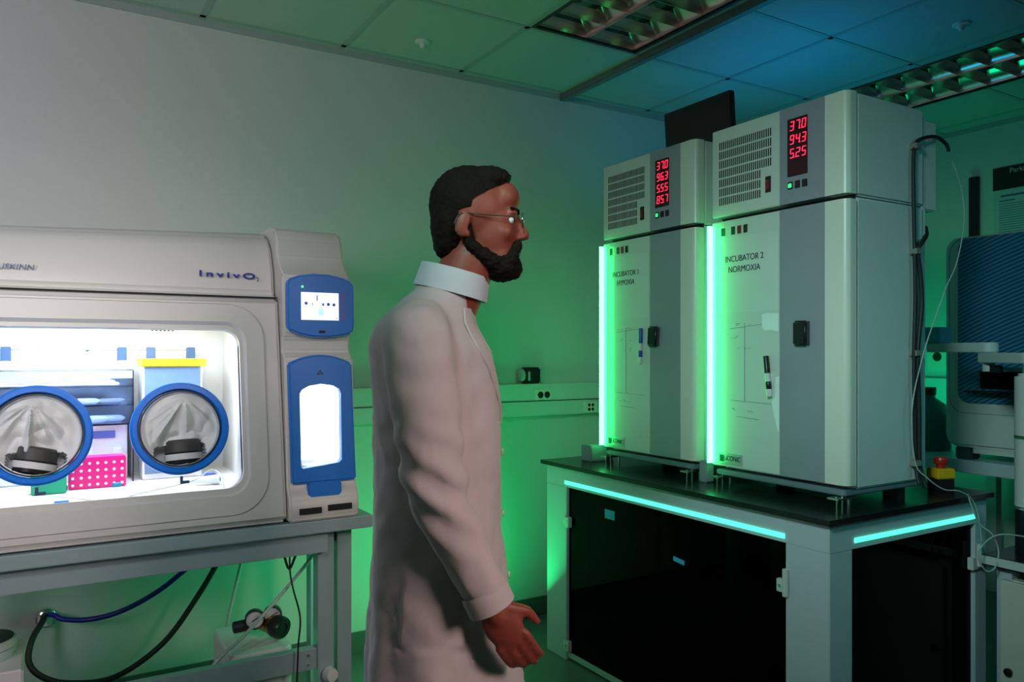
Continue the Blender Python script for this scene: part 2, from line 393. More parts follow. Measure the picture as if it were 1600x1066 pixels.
# ---- right hand control and airlock unit
UX0, UX1 = .674, .902
up = [(3.2, .872), (2.452, .872), (2.446, .885), (2.448, .945), (2.462, .965), (2.475, .985), (2.505, 1.39), (2.538, 1.415), (2.536, 1.455), (2.522, 1.47), (2.528, 1.66), (2.57, 1.69), (2.602, 1.73), (2.615, 1.79), (2.65, 1.826), (2.72, 1.838), (3.2, 1.838)]
ume = MB().prism(up, YZ, UX0, UX1).mesh('u', bevel=.010, seg=3, ang=25)
def DP(p, n): return (p[0], 2.475+.0741*(p[1]-.985)-n, p[1])
dwin = [(.715, 1.045), (.722, 1.040), (.84, 1.052), (.849, 1.062), (.851, 1.275), (.846, 1.290), (.826, 1.302), (.785, 1.308), (.745, 1.302), (.722, 1.290), (.715, 1.278)]
ume = booled(ume, [MB().box(.70, .872, 2.40, 3.1, 1.02, 1.33).mesh('c')])
uo = link('airlock_body', ume, boxM, gb)
dx0, dx1 = .680, .897
def arch(x0, x1, z0, z1, h, n=14):
    return [(x0, z0), (x1, z0)]+[(x1+(x0-x1)*i/n, z1+h*(1-(2*i/n-1)**2)) for i in range(n+1)]
dm = MB().prism([(dx0+.006, .992), (dx1, .992)]+[(dx1-.006+(dx0-dx1+.006)*i/14, 1.375+.028*(1-(2*i/14-1)**2)) for i in range(15)], DP, -.006, .018).mesh('d', bevel=.006, seg=3)
dm = booled(dm, [MB().prism(dwin, DP, -.1, .1).mesh('c')])
dr = link('airlock_door', dm, blueM, gb)
MB().prism(dwin, DP, .002, .006).build('door_pane', clearM, dr)
MB().prism(rrect(.735, .845, .945, .995, .012, 4), DP, -.004, .022).build('door_latch', blueM, dr, bevel=.004)
w = MB()
for q in (-1, 0, 1): w.prism([(.783+q*.006-.005, 1.338+(.007 if q == 0 else 0)), (.783+q*.006+.005, 1.338+(.007 if q == 0 else 0)), (.783+q*.006, 1.347+(.007 if q == 0 else 0))], DP, .018, .0186)
w.build('hazard_symbol', mat('hazard_ink', (0.05, 0.03, 0.01), 0.5), dr)
MB().box(.72, .85, 2.60, 2.95, 1.318, 1.328).build('airlock_lamp', lamp2M, gb)
MB().prism([(2.60, 1.035), (2.9, 1.035), (2.9, 1.07), (2.88, 1.07), (2.87, 1.05), (2.60, 1.05)], YZ, .715, .80).build('airlock_tray', linerM, gb, bevel=.002)
# screen bezel
def SP(p, n): return (p[0], 2.518+.03*(p[1]-1.47)-n, p[1])
bz = [(.688, 1.482), (.72, 1.468), (.77, 1.459), (.82, 1.459), (.87, 1.466), (.900, 1.474), (.906, 1.50), (.906, 1.63), (.900, 1.645), (.87, 1.658), (.82, 1.667), (.77, 1.668), (.72, 1.660), (.688, 1.648), (.682, 1.63), (.682, 1.50)]
be = MB().prism(bz, SP, -.01, .016).build('screen_bezel', blueM, gb, bevel=.006, seg=3)
sx0, sx1, sz0, sz1 = .727, .852, 1.516, 1.606
sc = MB().prism([(sx0, sz0), (sx1, sz0), (sx1, sz1), (sx0, sz1)], SP, .016, .0172).build('touch_screen', scrM, be)
for fx, fz, rr in ((.13, .60, .0052), (.72, .58, .0052), (.87, .57, .0052)):
    MB().prism([(sx0+(sx1-sx0)*fx+rr*math.cos(a*.5236), sz0+(sz1-sz0)*fz+rr*math.sin(a*.5236)) for a in range(12)], SP, .0172, .0176).build('screen_icon', icoM, sc)
for fx, fz, wx, wz in ((.42, .80, .0016, .009), (.58, .57, .003, .004), (.94, .07, .0015, .0015), (.30, .57, .001, .003)):
    cx = sx0+(sx1-sx0)*fx; cz = sz0+(sz1-sz0)*fz; MB().prism([(cx-wx, cz-wz), (cx+wx, cz-wz), (cx+wx, cz+wz), (cx-wx, cz+wz)], SP, .0172, .0176).build('screen_icon', icoM, sc)
cx = sx0+(sx1-sx0)*.52; cz = sz0+(sz1-sz0)*.30
MB().prism([(cx-.008, cz-.011), (cx+.008, cz-.011), (cx+.008, cz+.011), (cx-.008, cz+.011)], SP, .0172, .0176).build('screen_icon', icoLM, sc)
MB().prism(rrect(.728, .735, 1.620, 1.627, .002, 3), SP, .016, .018).build('power_indicator', mat('green_dot', (0, .3, .05), .4, emit=(.1, 1, .2), estr=1.5), be)
MB().prism(rrect(.785, .806, 1.474, 1.482, .003, 3), SP, .016, .019).build('logo_badge', textM, be)
MB().prism([(.858, 1.515), (.878, 1.515), (.878, 1.612), (.858, 1.612)], SP, .016, .0166).build('label_strip', labM, be)
v = MB()
for x0, x1, z0 in ((.705, .775, .898), (.797, .875, .902)):
    MB().box(x0, x1, 2.440, 2.452, z0, z0+.018).build('vent', slotM, gb)
# ---- glove ports
def glove_port(cx, seed, flip):
    cz = 1.182; c = Vector(FP((cx, cz), 0)); ax = Vector((0, -.9885, .151)); R = .137
    a = Vector((1, 0, 0)); b = ax.cross(a)*-1
    if b.z < 0: b = -b
    MB().lathe([(R-.022, -.03), (R-.022, .012), (R-.018, .020), (R-.006, .020), (R, .014), (R, -.006), (R-.004, -.012), (R-.022, -.03)], c, ax, 64).build('port_ring', ringM, gb)
    MB().lathe([(R-.023, .006), (R-.0235, .014), (R-.027, .014), (R-.028, .006)], c, ax, 64).build('seal_ring', blackM, gb)
    MB().lathe([(R-.030, -.10), (R-.029, .010), (R-.0255, .012), (R-.0235, .004)], c, ax, 64).build('port_collar', mat('grey_collar', (.33, .35, .37), .35), gb)
    # gathered sleeve: draped height field inside the collar
    Rf = R-.031; N = 44; M_ = 96; vs = []; fs = []
    apex = Vector((-.01 if not flip else .012, .09))
    rnd = random.Random(seed)
    folds = [(rnd.uniform(0, 6.28), rnd.uniform(.10, .2), rnd.uniform(.35, 1)) for _ in range(8)]
    for i in range(N+1):
        rr = Rf*i/N
        for k in range(M_):
            t = 2*math.pi*k/M_; x = rr*math.cos(t); y = rr*math.sin(t)
            dv = Vector((x, y))-apex; dist = dv.length; an = math.atan2(dv.y, dv.x)
            h = -.030*(1-(rr/Rf)**4)
            h += .05*max(0, 1-dist/.19)*(1-(rr/Rf)**6)
            for (fa, fw, fh) in folds:
                fa2 = -math.pi/2+(fa-3.14)*.36
                e = abs((an-fa2+math.pi) % (2*math.pi)-math.pi)/fw
                h += .019*fh*max(0, 1-e)*min(1, dist/.05)*(1-(rr/Rf)**5)
            h += .022*(abs(noise.noise(Vector((x*22+seed, y*22, 1.3))))-.2)*(1-(rr/Rf)**5)
            if y < -.045+.3*x*(1 if flip else -1)*.4 and abs(x) < .07: h -= .05*min(1, (-.045-y)/.01) if y < -.045 else 0
            vs.append(c+a*x+b*y+ax*(h-.004))
    for i in range(N):
        for k in range(M_): fs.append((i*M_+k, i*M_+(k+1) % M_, (i+1)*M_+(k+1) % M_, (i+1)*M_+k))
    MB().quadset(vs, fs).build('glove_sleeve', fabM, gb)
    q = c+a*(.012 if flip else .0)+b*(-.062)+ax*(-.035); tilt = (b*1.0+a*(-.03 if flip else .22)).normalized()
    cu = MB(); cu.lathe([(.050, -.022), (.052, .024), (.047, .03)], q, tilt, 40); cu.build('glove_cuff', cuffM, gb)
    MB().lathe([(.0535, -.030), (.0545, -.012), (.0525, -.012), (.0515, -.030)], q, tilt, 40).build('cuff_band', fabM, gb)
    MB().lathe([(.0505, -.040), (.052, -.030), (0.0, -.030)], q, tilt, 40).build('cuff_ring', blackM, gb)
    MB().lathe([(.0528, -.010), (.0535, -.007), (.0515, -.007)], q, tilt, 40).build('cuff_ring', blackM, gb)
    # drain tap below
    k_ = c+b*(-R-.004)+ax*.004
    MB().cyl(k_, k_-Vector((0, 0, .022)), .0045, n=10).cyl(k_-Vector((.002, 0, .018)), k_-Vector((-.022, 0, .018)), .0045, n=10).build('port_valve', hookM, gb)
glove_port(.364, 3, True)
glove_port(-.003, 11, False)
# ---- things inside the chamber
FZ = .9725
rail = thing('hanging_rail', 'thin steel rail running along the back inside the lit glovebox', 'rail', (.2, 3.12, 1.45))
zr = at(200, 546, Y=3.10).z
MB().cyl((-.245, 3.10, zr), (at(298, 546, Y=3.10).x, 3.10, zr), .004, n=10).build('rod', steelM, rail)
for x in (-.24, .15, at(298, 546, Y=3.10).x): MB().box(x-.006, x+.006, 3.10, 3.158, zr-.006, zr+.006).build('bracket', steelM, rail)
hooks = [(9, 'slate-blue hanger clip at the left frame edge inside the glovebox, above the acrylic shelves'), (190, 'slate-blue hanger clip above the right end of the acrylic shelves'), (235, 'slate-blue hanger clip above the left corner of the yellow lid'), (297, 'slate-blue hanger clip above the right corner of the yellow lid')]
for i, (px, lab) in enumerate(hooks):
    p = at(px, 546, Y=3.10)
    t = thing('hanger_clip', lab, 'clip', (p.x, 3.09, p.z-.03), 'hanger clips on the rail')
    MB().box(p.x-.015, p.x+.015, 3.080, 3.094, zr-.042, zr+.008).build('clip', hookM, t, bevel=.002)
    if i < 2: MB().box(p.x-.013, p.x+.013, 3.070, 3.085, zr-.068, zr-.04).build('tag', linerM, t, bevel=.002)
# acrylic shelf rack
rx1 = at(209, 600, Y=2.93).x; rz = [at(209, y, Y=2.93).z for y in (578, 603, 632, 662)]
rk = thing('acrylic_shelf_rack', 'blue-tinted clear acrylic shelf rack against the back of the lit glovebox', 'shelf rack', ((rx1-.23)/2, 3.03, rz[3]))
for z in rz: MB().box(-.235, rx1, 2.93, 3.15, z-.003, z+.003).build('shelf', shelfG, rk)
MB().box(rx1-.004, rx1, 2.93, 3.15, FZ, rz[0]-.003).build('side_panel', shelfG, rk)
MB().box(-.235, -.231, 2.93, 3.15, FZ, rz[0]-.003).build('side_panel', shelfG, rk)
MB().box(-.231, rx1-.004, 3.145, 3.149, rz[3]+.003, rz[0]-.003).build('back_panel', mat('pale_blue_panel', (.42, .52, .70), .3, var=.35, bscale=14), rk)
MB().box(-.231, rx1-.004, 2.928, 2.934, rz[0]-.028, rz[0]-.003).build('front_rail', trayM, rk)
for i in range(3):
    zb = rz[1]+.0035+i*.0075
    o = MB().box(-.19+.012*i, rx1-.04-.014*i, 2.96+.006*i, 3.10, zb, zb+.007).build('wrapped_pipette_pack', pageM, bevel=.002)
    tag(o, ('white wrapped pipette pack, bottom of the pile on the upper acrylic shelf', 'white wrapped pipette pack, middle of the pile on the upper acrylic shelf', 'white wrapped pipette pack, top of the pile on the upper acrylic shelf')[i], 'pack', 'wrapped pipette packs')
def bottle(px, py, Y, L, rr, lab, nm='sample_bottle'):
    p = at(px, py, Y=Y)
    z = (rz[2] if py < 632 else rz[3])+.0032+rr
    t = thing(nm, lab, 'bottle', (p.x, Y, z-rr), 'bottles lying on the acrylic shelves')
    d = Vector((1, .12, 0)).normalized(); c = Vector((p.x, Y, z))
    MB().lathe([(0, 0), (rr*.9, .001), (rr, .004), (rr, L*.7), (rr*.5, L*.82), (rr*.5, L*.86)], c, d, 18).build('flask', trayM, t)
    MB().lathe([(0, 0), (rr*.62, 0), (rr*.62, -.018), (0, -.018)], c, d, 18).build('cap', linerM, t)
bottle(120, 625, 2.97, .08, .010, 'blue-grey bottle with a white cap lying left on the middle acrylic shelf')
bottle(155, 625, 3.00, .09, .009, 'blue-grey bottle with a white cap lying right on the middle acrylic shelf')
bottle(125, 655, 2.97, .10, .013, 'dark bottle with a white cap lying left on the lowest acrylic shelf')
bottle(160, 655, 3.00, .08, .012, 'dark bottle lying at the right on the lowest acrylic shelf')
# yellow lidded box
a0 = at(223, 573, Y=2.93); a1 = at(316, 573, Y=2.93)
t = thing('storage_box', 'grey-blue box with a bright yellow lid standing at the right of the chamber', 'box', ((a0.x+a1.x)/2, 2.98, FZ))
MB().box(a0.x, a1.x, 2.935, 3.07, FZ, a0.z).build('box_body', linerM, t, bevel=.003)
MB().box(a0.x+.006, a1.x-.006, 2.930, 2.936, FZ+.02, a0.z-.004).build('front_panel', mat('slate_panel', (.13, .22, .38), .3, var=.3, bscale=14), t)
MB().box(a0.x-.004, a1.x+.012, 2.920, 3.085, a0.z, a0.z+.026).build('lid', yelM, t, bevel=.003)
# control strip behind
a0 = at(75, 668, Y=3.02); a1 = at(209, 740, Y=3.02)
t = thing('drawer_unit', 'white drawer unit with a small blue label under the acrylic shelves', 'drawer unit', ((-.2+a1.x)/2, 3.05, FZ))
MB().box(-.225, a1.x-.02, 3.02, 3.12, FZ, rz[3]-.005).build('drawer_case', linerM, t, bevel=.003)
b0 = at(131, 675, Y=3.017); b1 = at(180, 684, Y=3.017)
MB().box(b0.x, b1.x, 3.016, 3.0205, b1.z, b0.z).build('label', labM, t)
for px in (137, 183):
    b0 = at(px-7, 700, Y=2.99); b1 = at(px+8, 714, Y=2.99)
    MB().box(b0.x, b1.x, 2.99, 3.0195, b1.z, b0.z).build('drawer_knob', linerM, t, bevel=.003)
# pink tube rack
b0 = at(107, 716, Y=2.84); b1 = at(197, 712, Y=2.84); zb = FZ
t = thing('tube_rack', 'bright pink tube rack with rows of holes on the chamber floor', 'rack', ((b0.x+b1.x)/2, 2.87, zb))
rm = MB().box(b0.x, b1.x, 2.84, 2.92, zb, b1.z).mesh('r', bevel=.003)
link('rack_body', rm, pinkM, t)
h = MB(); nx = 7; dxr = (b1.x-b0.x)/nx
for i in range(nx):
    for j in range(4):
        cxp = b0.x+dxr*(i+.5); czp = zb+(b1.z-zb)*(j+.6)/4.4
        h.lathe([(.0035, -.001), (.0045, .0015), (0, .0015)], (cxp, 2.84, czp), (0, -1, 0), 12)
h.build('hole_rims', linerM, t)
b2 = at(60, 738, Y=2.80); b3 = at(104, 738, Y=2.80)
t = tag(MB().box(b2.x-.02, b3.x, 2.79, 2.835, FZ, b2.z).build('tube_rack', mintM, bevel=.003), 'mint green rack beside the pink rack, half hidden by the left glove port', 'rack')
for px, py, lab in ((96, 762, 'aqua screw cap, leftmost of three lying in front of the racks'), (147, 758, 'aqua screw cap, middle of three lying in front of the pink rack'), (182, 756, 'aqua screw cap, rightmost of three lying in front of the pink rack')):
    p = at(px, py+4, Z=FZ)
    tag(MB().lathe([(0, 0), (.017, 0), (.017, .012), (.015, .014), (0, .014)], (p.x, p.y, FZ), (0, 0, 1), 28).build('screw_cap', aquaM), lab, 'cap', 'aqua screw caps')
# pipette aid and cable
p = at(322, 752, Z=FZ+.012)
t = thing('pipette_controller', 'white pipette controller with a blue end lying in the right corner of the chamber', 'pipette', (p.x, p.y, FZ))
MB().lathe([(0, -.045), (.010, -.044), (.012, 0), (.016, .03), (.014, .042), (0, .044)], (p.x, p.y, FZ+.0165), (.95, -.3, 0), 24).build('handle', linerM, t)
MB().lathe([(0, .0442), (.006, .0442), (.006, .046), (0, .046)], (p.x, p.y, FZ+.0165), (.95, -.3, 0), 16).build('button', blueM, t)
MB().box(p.x-.005, p.x+.045, p.y+.045, p.y+.075, FZ, FZ+.03).build('charging_cradle', labM, t, bevel=.006)
c = [at(45, 772, Z=FZ+.003), at(90, 776, Z=FZ+.003), at(170, 783, Z=FZ+.003), at(215, 772, Z=FZ+.003), at(300, 752, Z=FZ+.03), at(330, 734, Z=FZ+.05), at(347, 745, Z=FZ+.03), at(350, 765, Z=FZ+.004)]
c = [Vector((v.x, max(v.y, 2.56), v.z)) for v in c]
tag(MB().tube(c, .0018, n=8).build('sensor_cable', clearT), 'thin white cable looping across the chamber floor of the glovebox', 'cable')
c = [at(x, y, Z=FZ+.0035) for x, y in ((85, 791), (108, 787))]
tag(MB().cyl((c[0].x, 2.6, FZ+.005), (c[1].x, 2.6, FZ+.005), .0045, n=10).build('marker_pen', blueM), 'small blue pen lying at the front edge of the chamber floor', 'pen')
# right chamber wall fittings
q = MB(); q.box(.604, .612, 2.70, 2.715, 1.03, 1.36); q.build('wall_channel', alloyM, gb)
MB().lathe([(0, 0), (.012, 0), (.012, .01), (0, .012)], (.612, 2.78, 1.29), (-1, 0, 0), 20).build('chamber_knob', steelM, gb)
MB().box(.602, .6119, 2.60, 2.72, 1.155, 1.195).build('chamber_latch', alloyM, gb, bevel=.003)
v = MB()
for i in range(6):
    x = .36+.014*i; v.box(x, x+.005, 3.154, 3.1602, 1.49, 1.505)
v.build('chamber_vent', slotM, gb)
# ================================================================ STAND
st = thing('glovebox_stand', 'silver steel stand with square legs carrying the glovebox', 'stand', (.3, 2.8, 0))
SY = 2.47
MB().box(-.36, .955, 2.46, 3.2, .828, .8695).build('top_plate', alloyM, st, bevel=.003)
MB().box(-.33, .815, 2.50, 2.54, .755, .828).build('rail', alloyM, st, bevel=.002)
MB().box(-.33, .795, 2.555, 2.59, .356, .426).build('rail', alloyM, st, bevel=.002)
for x0, y0 in ((.795, 2.545), (.90, 2.975), (-.36, 2.545), (-.36, 2.975)):
    l = MB().box(x0, x0+.055, y0, y0+.055, .012, .828).build('leg', alloyM, st, bevel=.002)
    MB().cyl((x0+.027, y0+.027, 0), (x0+.027, y0+.027, .014), .03, n=20).build('foot', rubberM, l)
MB().box(.865, .915, 2.555, 2.60, .012, .828).build('side_post', alloyM, st, bevel=.002)
MB().box(.8505, .8645, 2.575, 2.96, .77, .81).build('spacer', blackM, st)
bl = MB()
for z in (.375, .407, .79): bl.cyl((.765, 2.556, z), (.765, 2.551, z), .005, n=10)
bl.build('bolt', steelM, st)
p = at(519, 1060, Y=2.50)
MB().lathe([(0, 0), (.024, 0), (.026, .01), (.02, .03), (0, .032)], (p.x, 2.54, p.z), (0.2, -1, 0.1), 20).build('adjuster_knob', whiteM, st)
# ---- under the stand
def tubeobj(name, pts, r, m, lab, cat, n=10, grp=None): return tag(MB().tube(pts, r, n=n).build(name, m), lab, cat, grp)
pl = at(72, 964, Y=3.5)
t = thing('wall_gas_outlet', 'small white round wall outlet where the blue and black hoses begin', 'outlet', (pl.x, 3.5, pl.z))
MB().lathe([(0, 0), (.038, 0), (.036, .02), (.022, .03), (0, .03)], (pl.x, 3.5, pl.z), (0, -1, 0), 28).build('plate', steelM, t)
MB().box(pl.x-.028, pl.x+.02, 3.455, 3.471, pl.z-.025, pl.z+.02).build('socket', linerM, t, bevel=.004)
tubeobj('blue_hose', [(pl.x+.01, 3.455, pl.z+.02), at(86, 962, Y=3.42), at(100, 968, Y=3.40), at(140, 968, Y=3.36), at(190, 955, Y=3.33), at(250, 922, Y=3.28), at(305, 876, Y=3.24), at(330, 850, Y=3.22)], .010, hoseBM, 'dark blue hose hanging from the wall outlet up behind the stand rail', 'hose')
tubeobj('black_hose', [(pl.x-.008, 3.455, pl.z+.018), at(66, 972, Y=3.41), at(50, 1000, Y=3.36), at(45, 1035, Y=3.32), at(66, 1058, Y=3.30), at(110, 1068, Y=3.30), at(180, 1058, Y=3.28), at(255, 1005, Y=3.24), at(310, 930, Y=3.2), at(345, 870, Y=3.2), at(356, 845, Y=3.2)], .011, rubberM, 'thick black hose looping down from the wall outlet below the glovebox', 'hose')
tubeobj('clear_tube', [at(385, 850, Y=3.0), at(378, 875, Y=3.0), at(365, 930, Y=2.98), at(352, 990, Y=2.97), at(347, 1030, Y=2.985), at(346, 1060, Y=2.985)], .006, clearT, 'clear grey tube dropping steeply to the white box, left of the two', 'tube', grp='clear gas tubes under the stand')
tubeobj('clear_tube', [at(500, 850, Y=2.68), at(480, 880, Y=2.68), at(430, 940, Y=2.68), at(380, 995, Y=2.64), at(352, 1020, Y=2.605), at(333, 1040, Y=2.603)], .006, clearT, 'clear grey tube running diagonally across the gas regulator', 'tube', grp='clear gas tubes under the stand')
tubeobj('black_power_cord', [at(453, 850, Y=2.70), at(453, 890, Y=2.66), at(458, 920, Y=2.63), at(469, 965, Y=2.53), at(466, 1010, Y=2.53), at(464, 1070, Y=2.53), (at(464, 1070, Y=2.53).x, 2.53, .3), (at(464, 1070, Y=2.53).x+.02, 2.52, .004)], .003, rubberM, 'thin black cord falling in front of the lower stand rail', 'cord')
tubeobj('black_cable_loop', [at(440, 850, Y=2.66), at(444, 868, Y=2.66), at(452, 889, Y=2.66), at(462, 868, Y=2.66), at(470, 850, Y=2.66)], .0045, rubberM, 'short black cable hanging in a V below the stand top', 'cable')
wb = thing('white_box', 'low white box on the floor under the stand, carrying the gas regulator', 'box', (.5, 2.82, 0))
b0 = at(345, 1010, Y=2.62).x
MB().prism(rrect(b0+.03, .735, 2.62, 2.93, .03, 5), XY, 0.0, .425).build('box_body', whiteM, wb, bevel=.006)
MB().box(.60, .64, 2.615, 2.621, .26, .30).build('socket', blackM, wb)
# gas regulator
rc = at(410, 985, Y=2.76); rc.z = .425+.052
rg = thing('gas_regulator', 'brass gas regulator with two round gauges and a black knob on the white box', 'regulator', (rc.x, rc.y, .425))
AX = Vector((.55, -.83, -.12)).normalized()
MB().cyl(rc-AX*.03, rc+AX*.04, .028, .030, n=24).cyl(rc+Vector((-.055, -.01, 0)), rc+Vector((.03, 0, 0)), .016, n=16).build('valve_body', brassM, rg, bevel=.003)
MB().lathe([(.032, .04), (.034, .052), (.030, .056), (.032, .062)], rc, AX, 24).build('collar_ring', brassM, rg)
kn = MB(); kn.lathe([(0, .055), (.036, .055), (.038, .062), (.038, .088), (.034, .096), (.018, .096), (.018, .093), (0, .093)], rc, AX, 24); kn.build('knob', blackM, rg)
MB().cyl(rc+Vector((-.10, -.01, -.002)), rc+Vector((-.05, -.01, 0)), .02, n=18).build('inlet_nut', rubberM, rg, bevel=.003)
for px, py, rr in ((398, 968, .033), (426, 961, .031)):
    g_ = at(px, py, Y=2.72); n_ = Vector((-.25, -1, .05)).normalized()
    gg = MB().lathe([(0, -.016), (rr, -.016), (rr, .008), (rr-.004, .011), (rr-.005, .004)], g_, n_, 32).build('gauge', blackM, rg)
    MB().lathe([(rr-.0045, .003), (0, .0035)], g_, n_, 32).build('dial', dialM, gg)
    nd = MB(); e = Vector((1, -.25, .6)).normalized(); nd.cyl(g_+n_*.006-e*.01, g_+n_*.006+e*rr*.6, .0013, n=6); nd.build('needle', textM, gg)
    MB().cyl(g_-n_*.004-Vector((0, 0, rr)), rc+Vector((0, 0, .02)), .007, n=12).build('gauge_stem', brassM, rg)
# machine at the lower left edge
m_ = thing('white_lab_unit', 'white boxy lab unit standing at the lower left edge under the glovebox', 'lab machine', (-.2, 2.78, 0))
MB().box(-.30, -.035, 2.64, 2.93, 0, .50).build('housing', whiteM, m_, bevel=.006)
MB().prism(rrect(-.29, -.062, .12, .455, .01, 4), XZ, 2.634, 2.641).build('front_panel', creamM, m_, bevel=.002)
t = thing('round_lid_dish', 'round dish with black lid on top of the white lab unit at lower left', 'dish', (-.14, 2.79, .50))
MB().lathe([(0, 0), (.075, 0), (.085, .02), (.085, .032), (0, .032)], (-.14, 2.79, .50), (0, 0, 1), 40).build('dish', mat('pale_dish', (.5, .56, .54), .3), t)
MB().lathe([(0, .035), (.088, .035), (.088, .054), (.08, .058), (0, .058)], (-.14, 2.79, .50), (0, 0, 1), 40).build('rim', mat('grey_rim', (.5, .52, .5), .3), t)
MB().lathe([(.079, .0585), (.079, .062), (.07, .064), (0, .064)], (-.14, 2.79, .50), (0, 0, 1), 40).build('lid', blackM, t)
# ================================================================ CABINET WITH SMOKED DOORS
CX0, CX1, CY0, CY1 = 2.07, 2.96, 1.53, 3.08
cb = thing('instrument_cabinet', 'large grey framed cabinet with smoked doors, black top and glowing cyan light strips', 'cabinet', (2.5, 2.3, 0))
MB().box(CX0-.025, CX1+.02, CY0-.02, CY1+.02, .882, .90).build('worktop', topM, cb, bevel=.002)
for (x0, x1, y0, y1) in ((CX0, CX0+.11, CY0, CY0+.165), (CX0, CX0+.11, CY1-.16, CY1), (CX1-.075, CX1, CY0, CY0+.11), (CX1-.075, CX1, CY1-.11, CY1)):
    MB().box(x0, x1, y0, y1, 0.0, .7935).build('leg', frameM, cb, bevel=.002)
MB().ring([(CX0, CY0), (CX1, CY0), (CX1, CY1), (CX0, CY1)], [(CX0+.08, CY0+.08), (CX1-.075, CY0+.08), (CX1-.075, CY1-.08), (CX0+.08, CY1-.08)], XY, .7935, .882).build('top_rail', frameM, cb)
MB().ring([(CX0+.01, CY0+.01), (CX1-.01, CY0+.01), (CX1-.01, CY1-.01), (CX0+.01, CY1-.01)], [(CX0+.08, CY0+.08), (CX1-.075, CY0+.08), (CX1-.075, CY1-.08), (CX0+.08, CY1-.08)], XY, .012, .036).build('bottom_rail', frameM, cb)
MB().box(CX0-.004, CX0+.004, CY0+.168, CY1-.15, .806, .822).build('light_strip', ledC, cb)
MB().box(CX0+.12, CX1-.08, CY0-.004, CY0+.004, .812, .827).build('light_strip', ledC, cb)
ym = at(1025, 900, X=CX0).y
d1 = MB().box(CX0+.014, CX0+.022, CY0+.167, ym-.002, .038, .792).build('door', darkG, cb)
d2 = MB().box(CX0+.014, CX0+.022, ym+.002, CY1-.162, .038, .792).build('door', darkG, cb)
MB().box(CX0+.112, CX1-.077, CY0+.014, CY0+.022, .038, .792).build('side_panel', darkG, cb)
MB().box(CX0+.10, CX1-.08, CY1-.03, CY1-.02, .038, .792).build('back_panel', blackM, cb)
MB().box(CX1-.03, CX1-.02, CY0+.112, CY1-.112, .038, .792).build('back_panel', blackM, cb)
MB().box(CX0+.12, CX1-.04, CY0+.03, CY1-.04, .037, .042).build('floor_panel', blackM, cb)
def hinge(pos, side, ln, parent):
    x, y, z = pos
    if side == 'front':
        hp_ = MB().box(x-.006, x+.013, y+.002, y+.035, z-.03, z+.012).build('hinge', whiteM, parent, bevel=.002)
        MB().cyl((x-.008, y-.004, z-.038), (x-.008, y-.004, z+.05), .010, n=16).build('hinge_pin', whiteM, hp_, bevel=.001)
        MB().cyl((x-.0075, y+.02, z-.01), (x-.0055, y+.02, z-.01), .006, n=12).build('bolt', steelM, hp_)
hinge((CX0, CY0+.163, at(1220, 915, X=CX0).z+.01), 'front', .05, d1)
for py in (815, 1008):
    z = at(885, py, X=CX0).z
    h_ = MB().box(CX0-.008, CX0+.013, CY1-.185, CY1-.145, z-.025, z+.022).build('hinge', whiteM, d2, bevel=.002)
    MB().cyl((CX0-.010, CY1-.168, z), (CX0-.008, CY1-.168, z), .006, n=12).build('bolt', steelM, h_)
z = at(1524, 880, Y=CY0).z
h_ = MB().box(CX1-.102, CX1-.062, CY0-.008, CY0+.013, z-.022, z+.022).build('hinge', whiteM, cb, bevel=.002)
MB().cyl((CX1-.066, CY0-.010, z-.01), (CX1-.066, CY0-.010, z+.07), .009, n=14).build('hinge_pin', whiteM, h_)
for px0, px1, py0, py1, lab, tw in ((945, 960, 795, 812, 'square blue sticky note on the left smoked cabinet door', .0), (1052, 1069, 870, 881, 'small tilted blue sticky note near the middle of the smoked cabinet doors', .1)):
    a = at(px0, py0, X=CX0+.0125); b = at(px1, py1+2, X=CX0+.0125)
    cyy = (a.y+b.y)/2; czz = (a.z+b.z)/2; hw = abs(a.y-b.y)/2; hh = abs(a.z-b.z)/2*.95
    M = Matrix.Translation((CX0+.0130, cyy, czz)) @ Matrix.Rotation(tw, 4, 'X')
    tag(MB().box(-.0006, .0006, -hw, hw, -hh, hh, M).build('sticky_note', noteM), lab, 'note')
# equipment shapes dimly seen in the cabinet
t = thing('cabinet_pump', 'dark pump unit with pale round end caps, dim behind the smoked doors', 'pump', (2.45, 2.3, .042))
MB().box(2.35, 2.75, 1.95, 2.75, .0425, .36).build('pump_housing', mat('dull_grey_steel', (.25, .28, .28), .4), t, bevel=.02, seg=3)
for y in (2.15, 2.32): MB().cyl((2.42, y, .3605), (2.42, y, .52), .05, n=24).build('filter_can', whiteM, t, bevel=.006)
# ================================================================ INCUBATORS
SEG = {'0': 'abcdef', '1': 'bc', '2': 'abged', '3': 'abgcd', '4': 'fgbc', '5': 'afgcd', '6': 'afgedc', '7': 'abc', '8': 'abcdefg', '9': 'abcdfg'}
def digit_mesh(ch, w, h, dot):
    m = MB(); s = w*.17; hh = h/2; sl = .12
    R_ = {'a': (s*.6, w-s*.6, h-s, h), 'd': (s*.6, w-s*.6, 0, s), 'g': (s*.6, w-s*.6, hh-s/2, hh+s/2), 'b': (w-s, w, hh+s*.3, h-s*.3), 'c': (w-s, w, s*.3, hh-s*.3), 'f': (0, s, hh+s*.3, h-s*.3), 'e': (0, s, s*.3, hh-s*.3)}
    def bar(x0, x1, z0, z1):
        P = [(x0+z0*sl, z0), (x1+z0*sl, z0), (x1+z1*sl, z1), (x0+z1*sl, z1)]
        m.prism(P, lambda p, q: (q, -p[0], p[1]), -.0008, 0)
    for c in SEG[ch]: bar(*R_[c])
    if dot: bar(w+s*.3, w+s*1.2, 0, s)
    return m
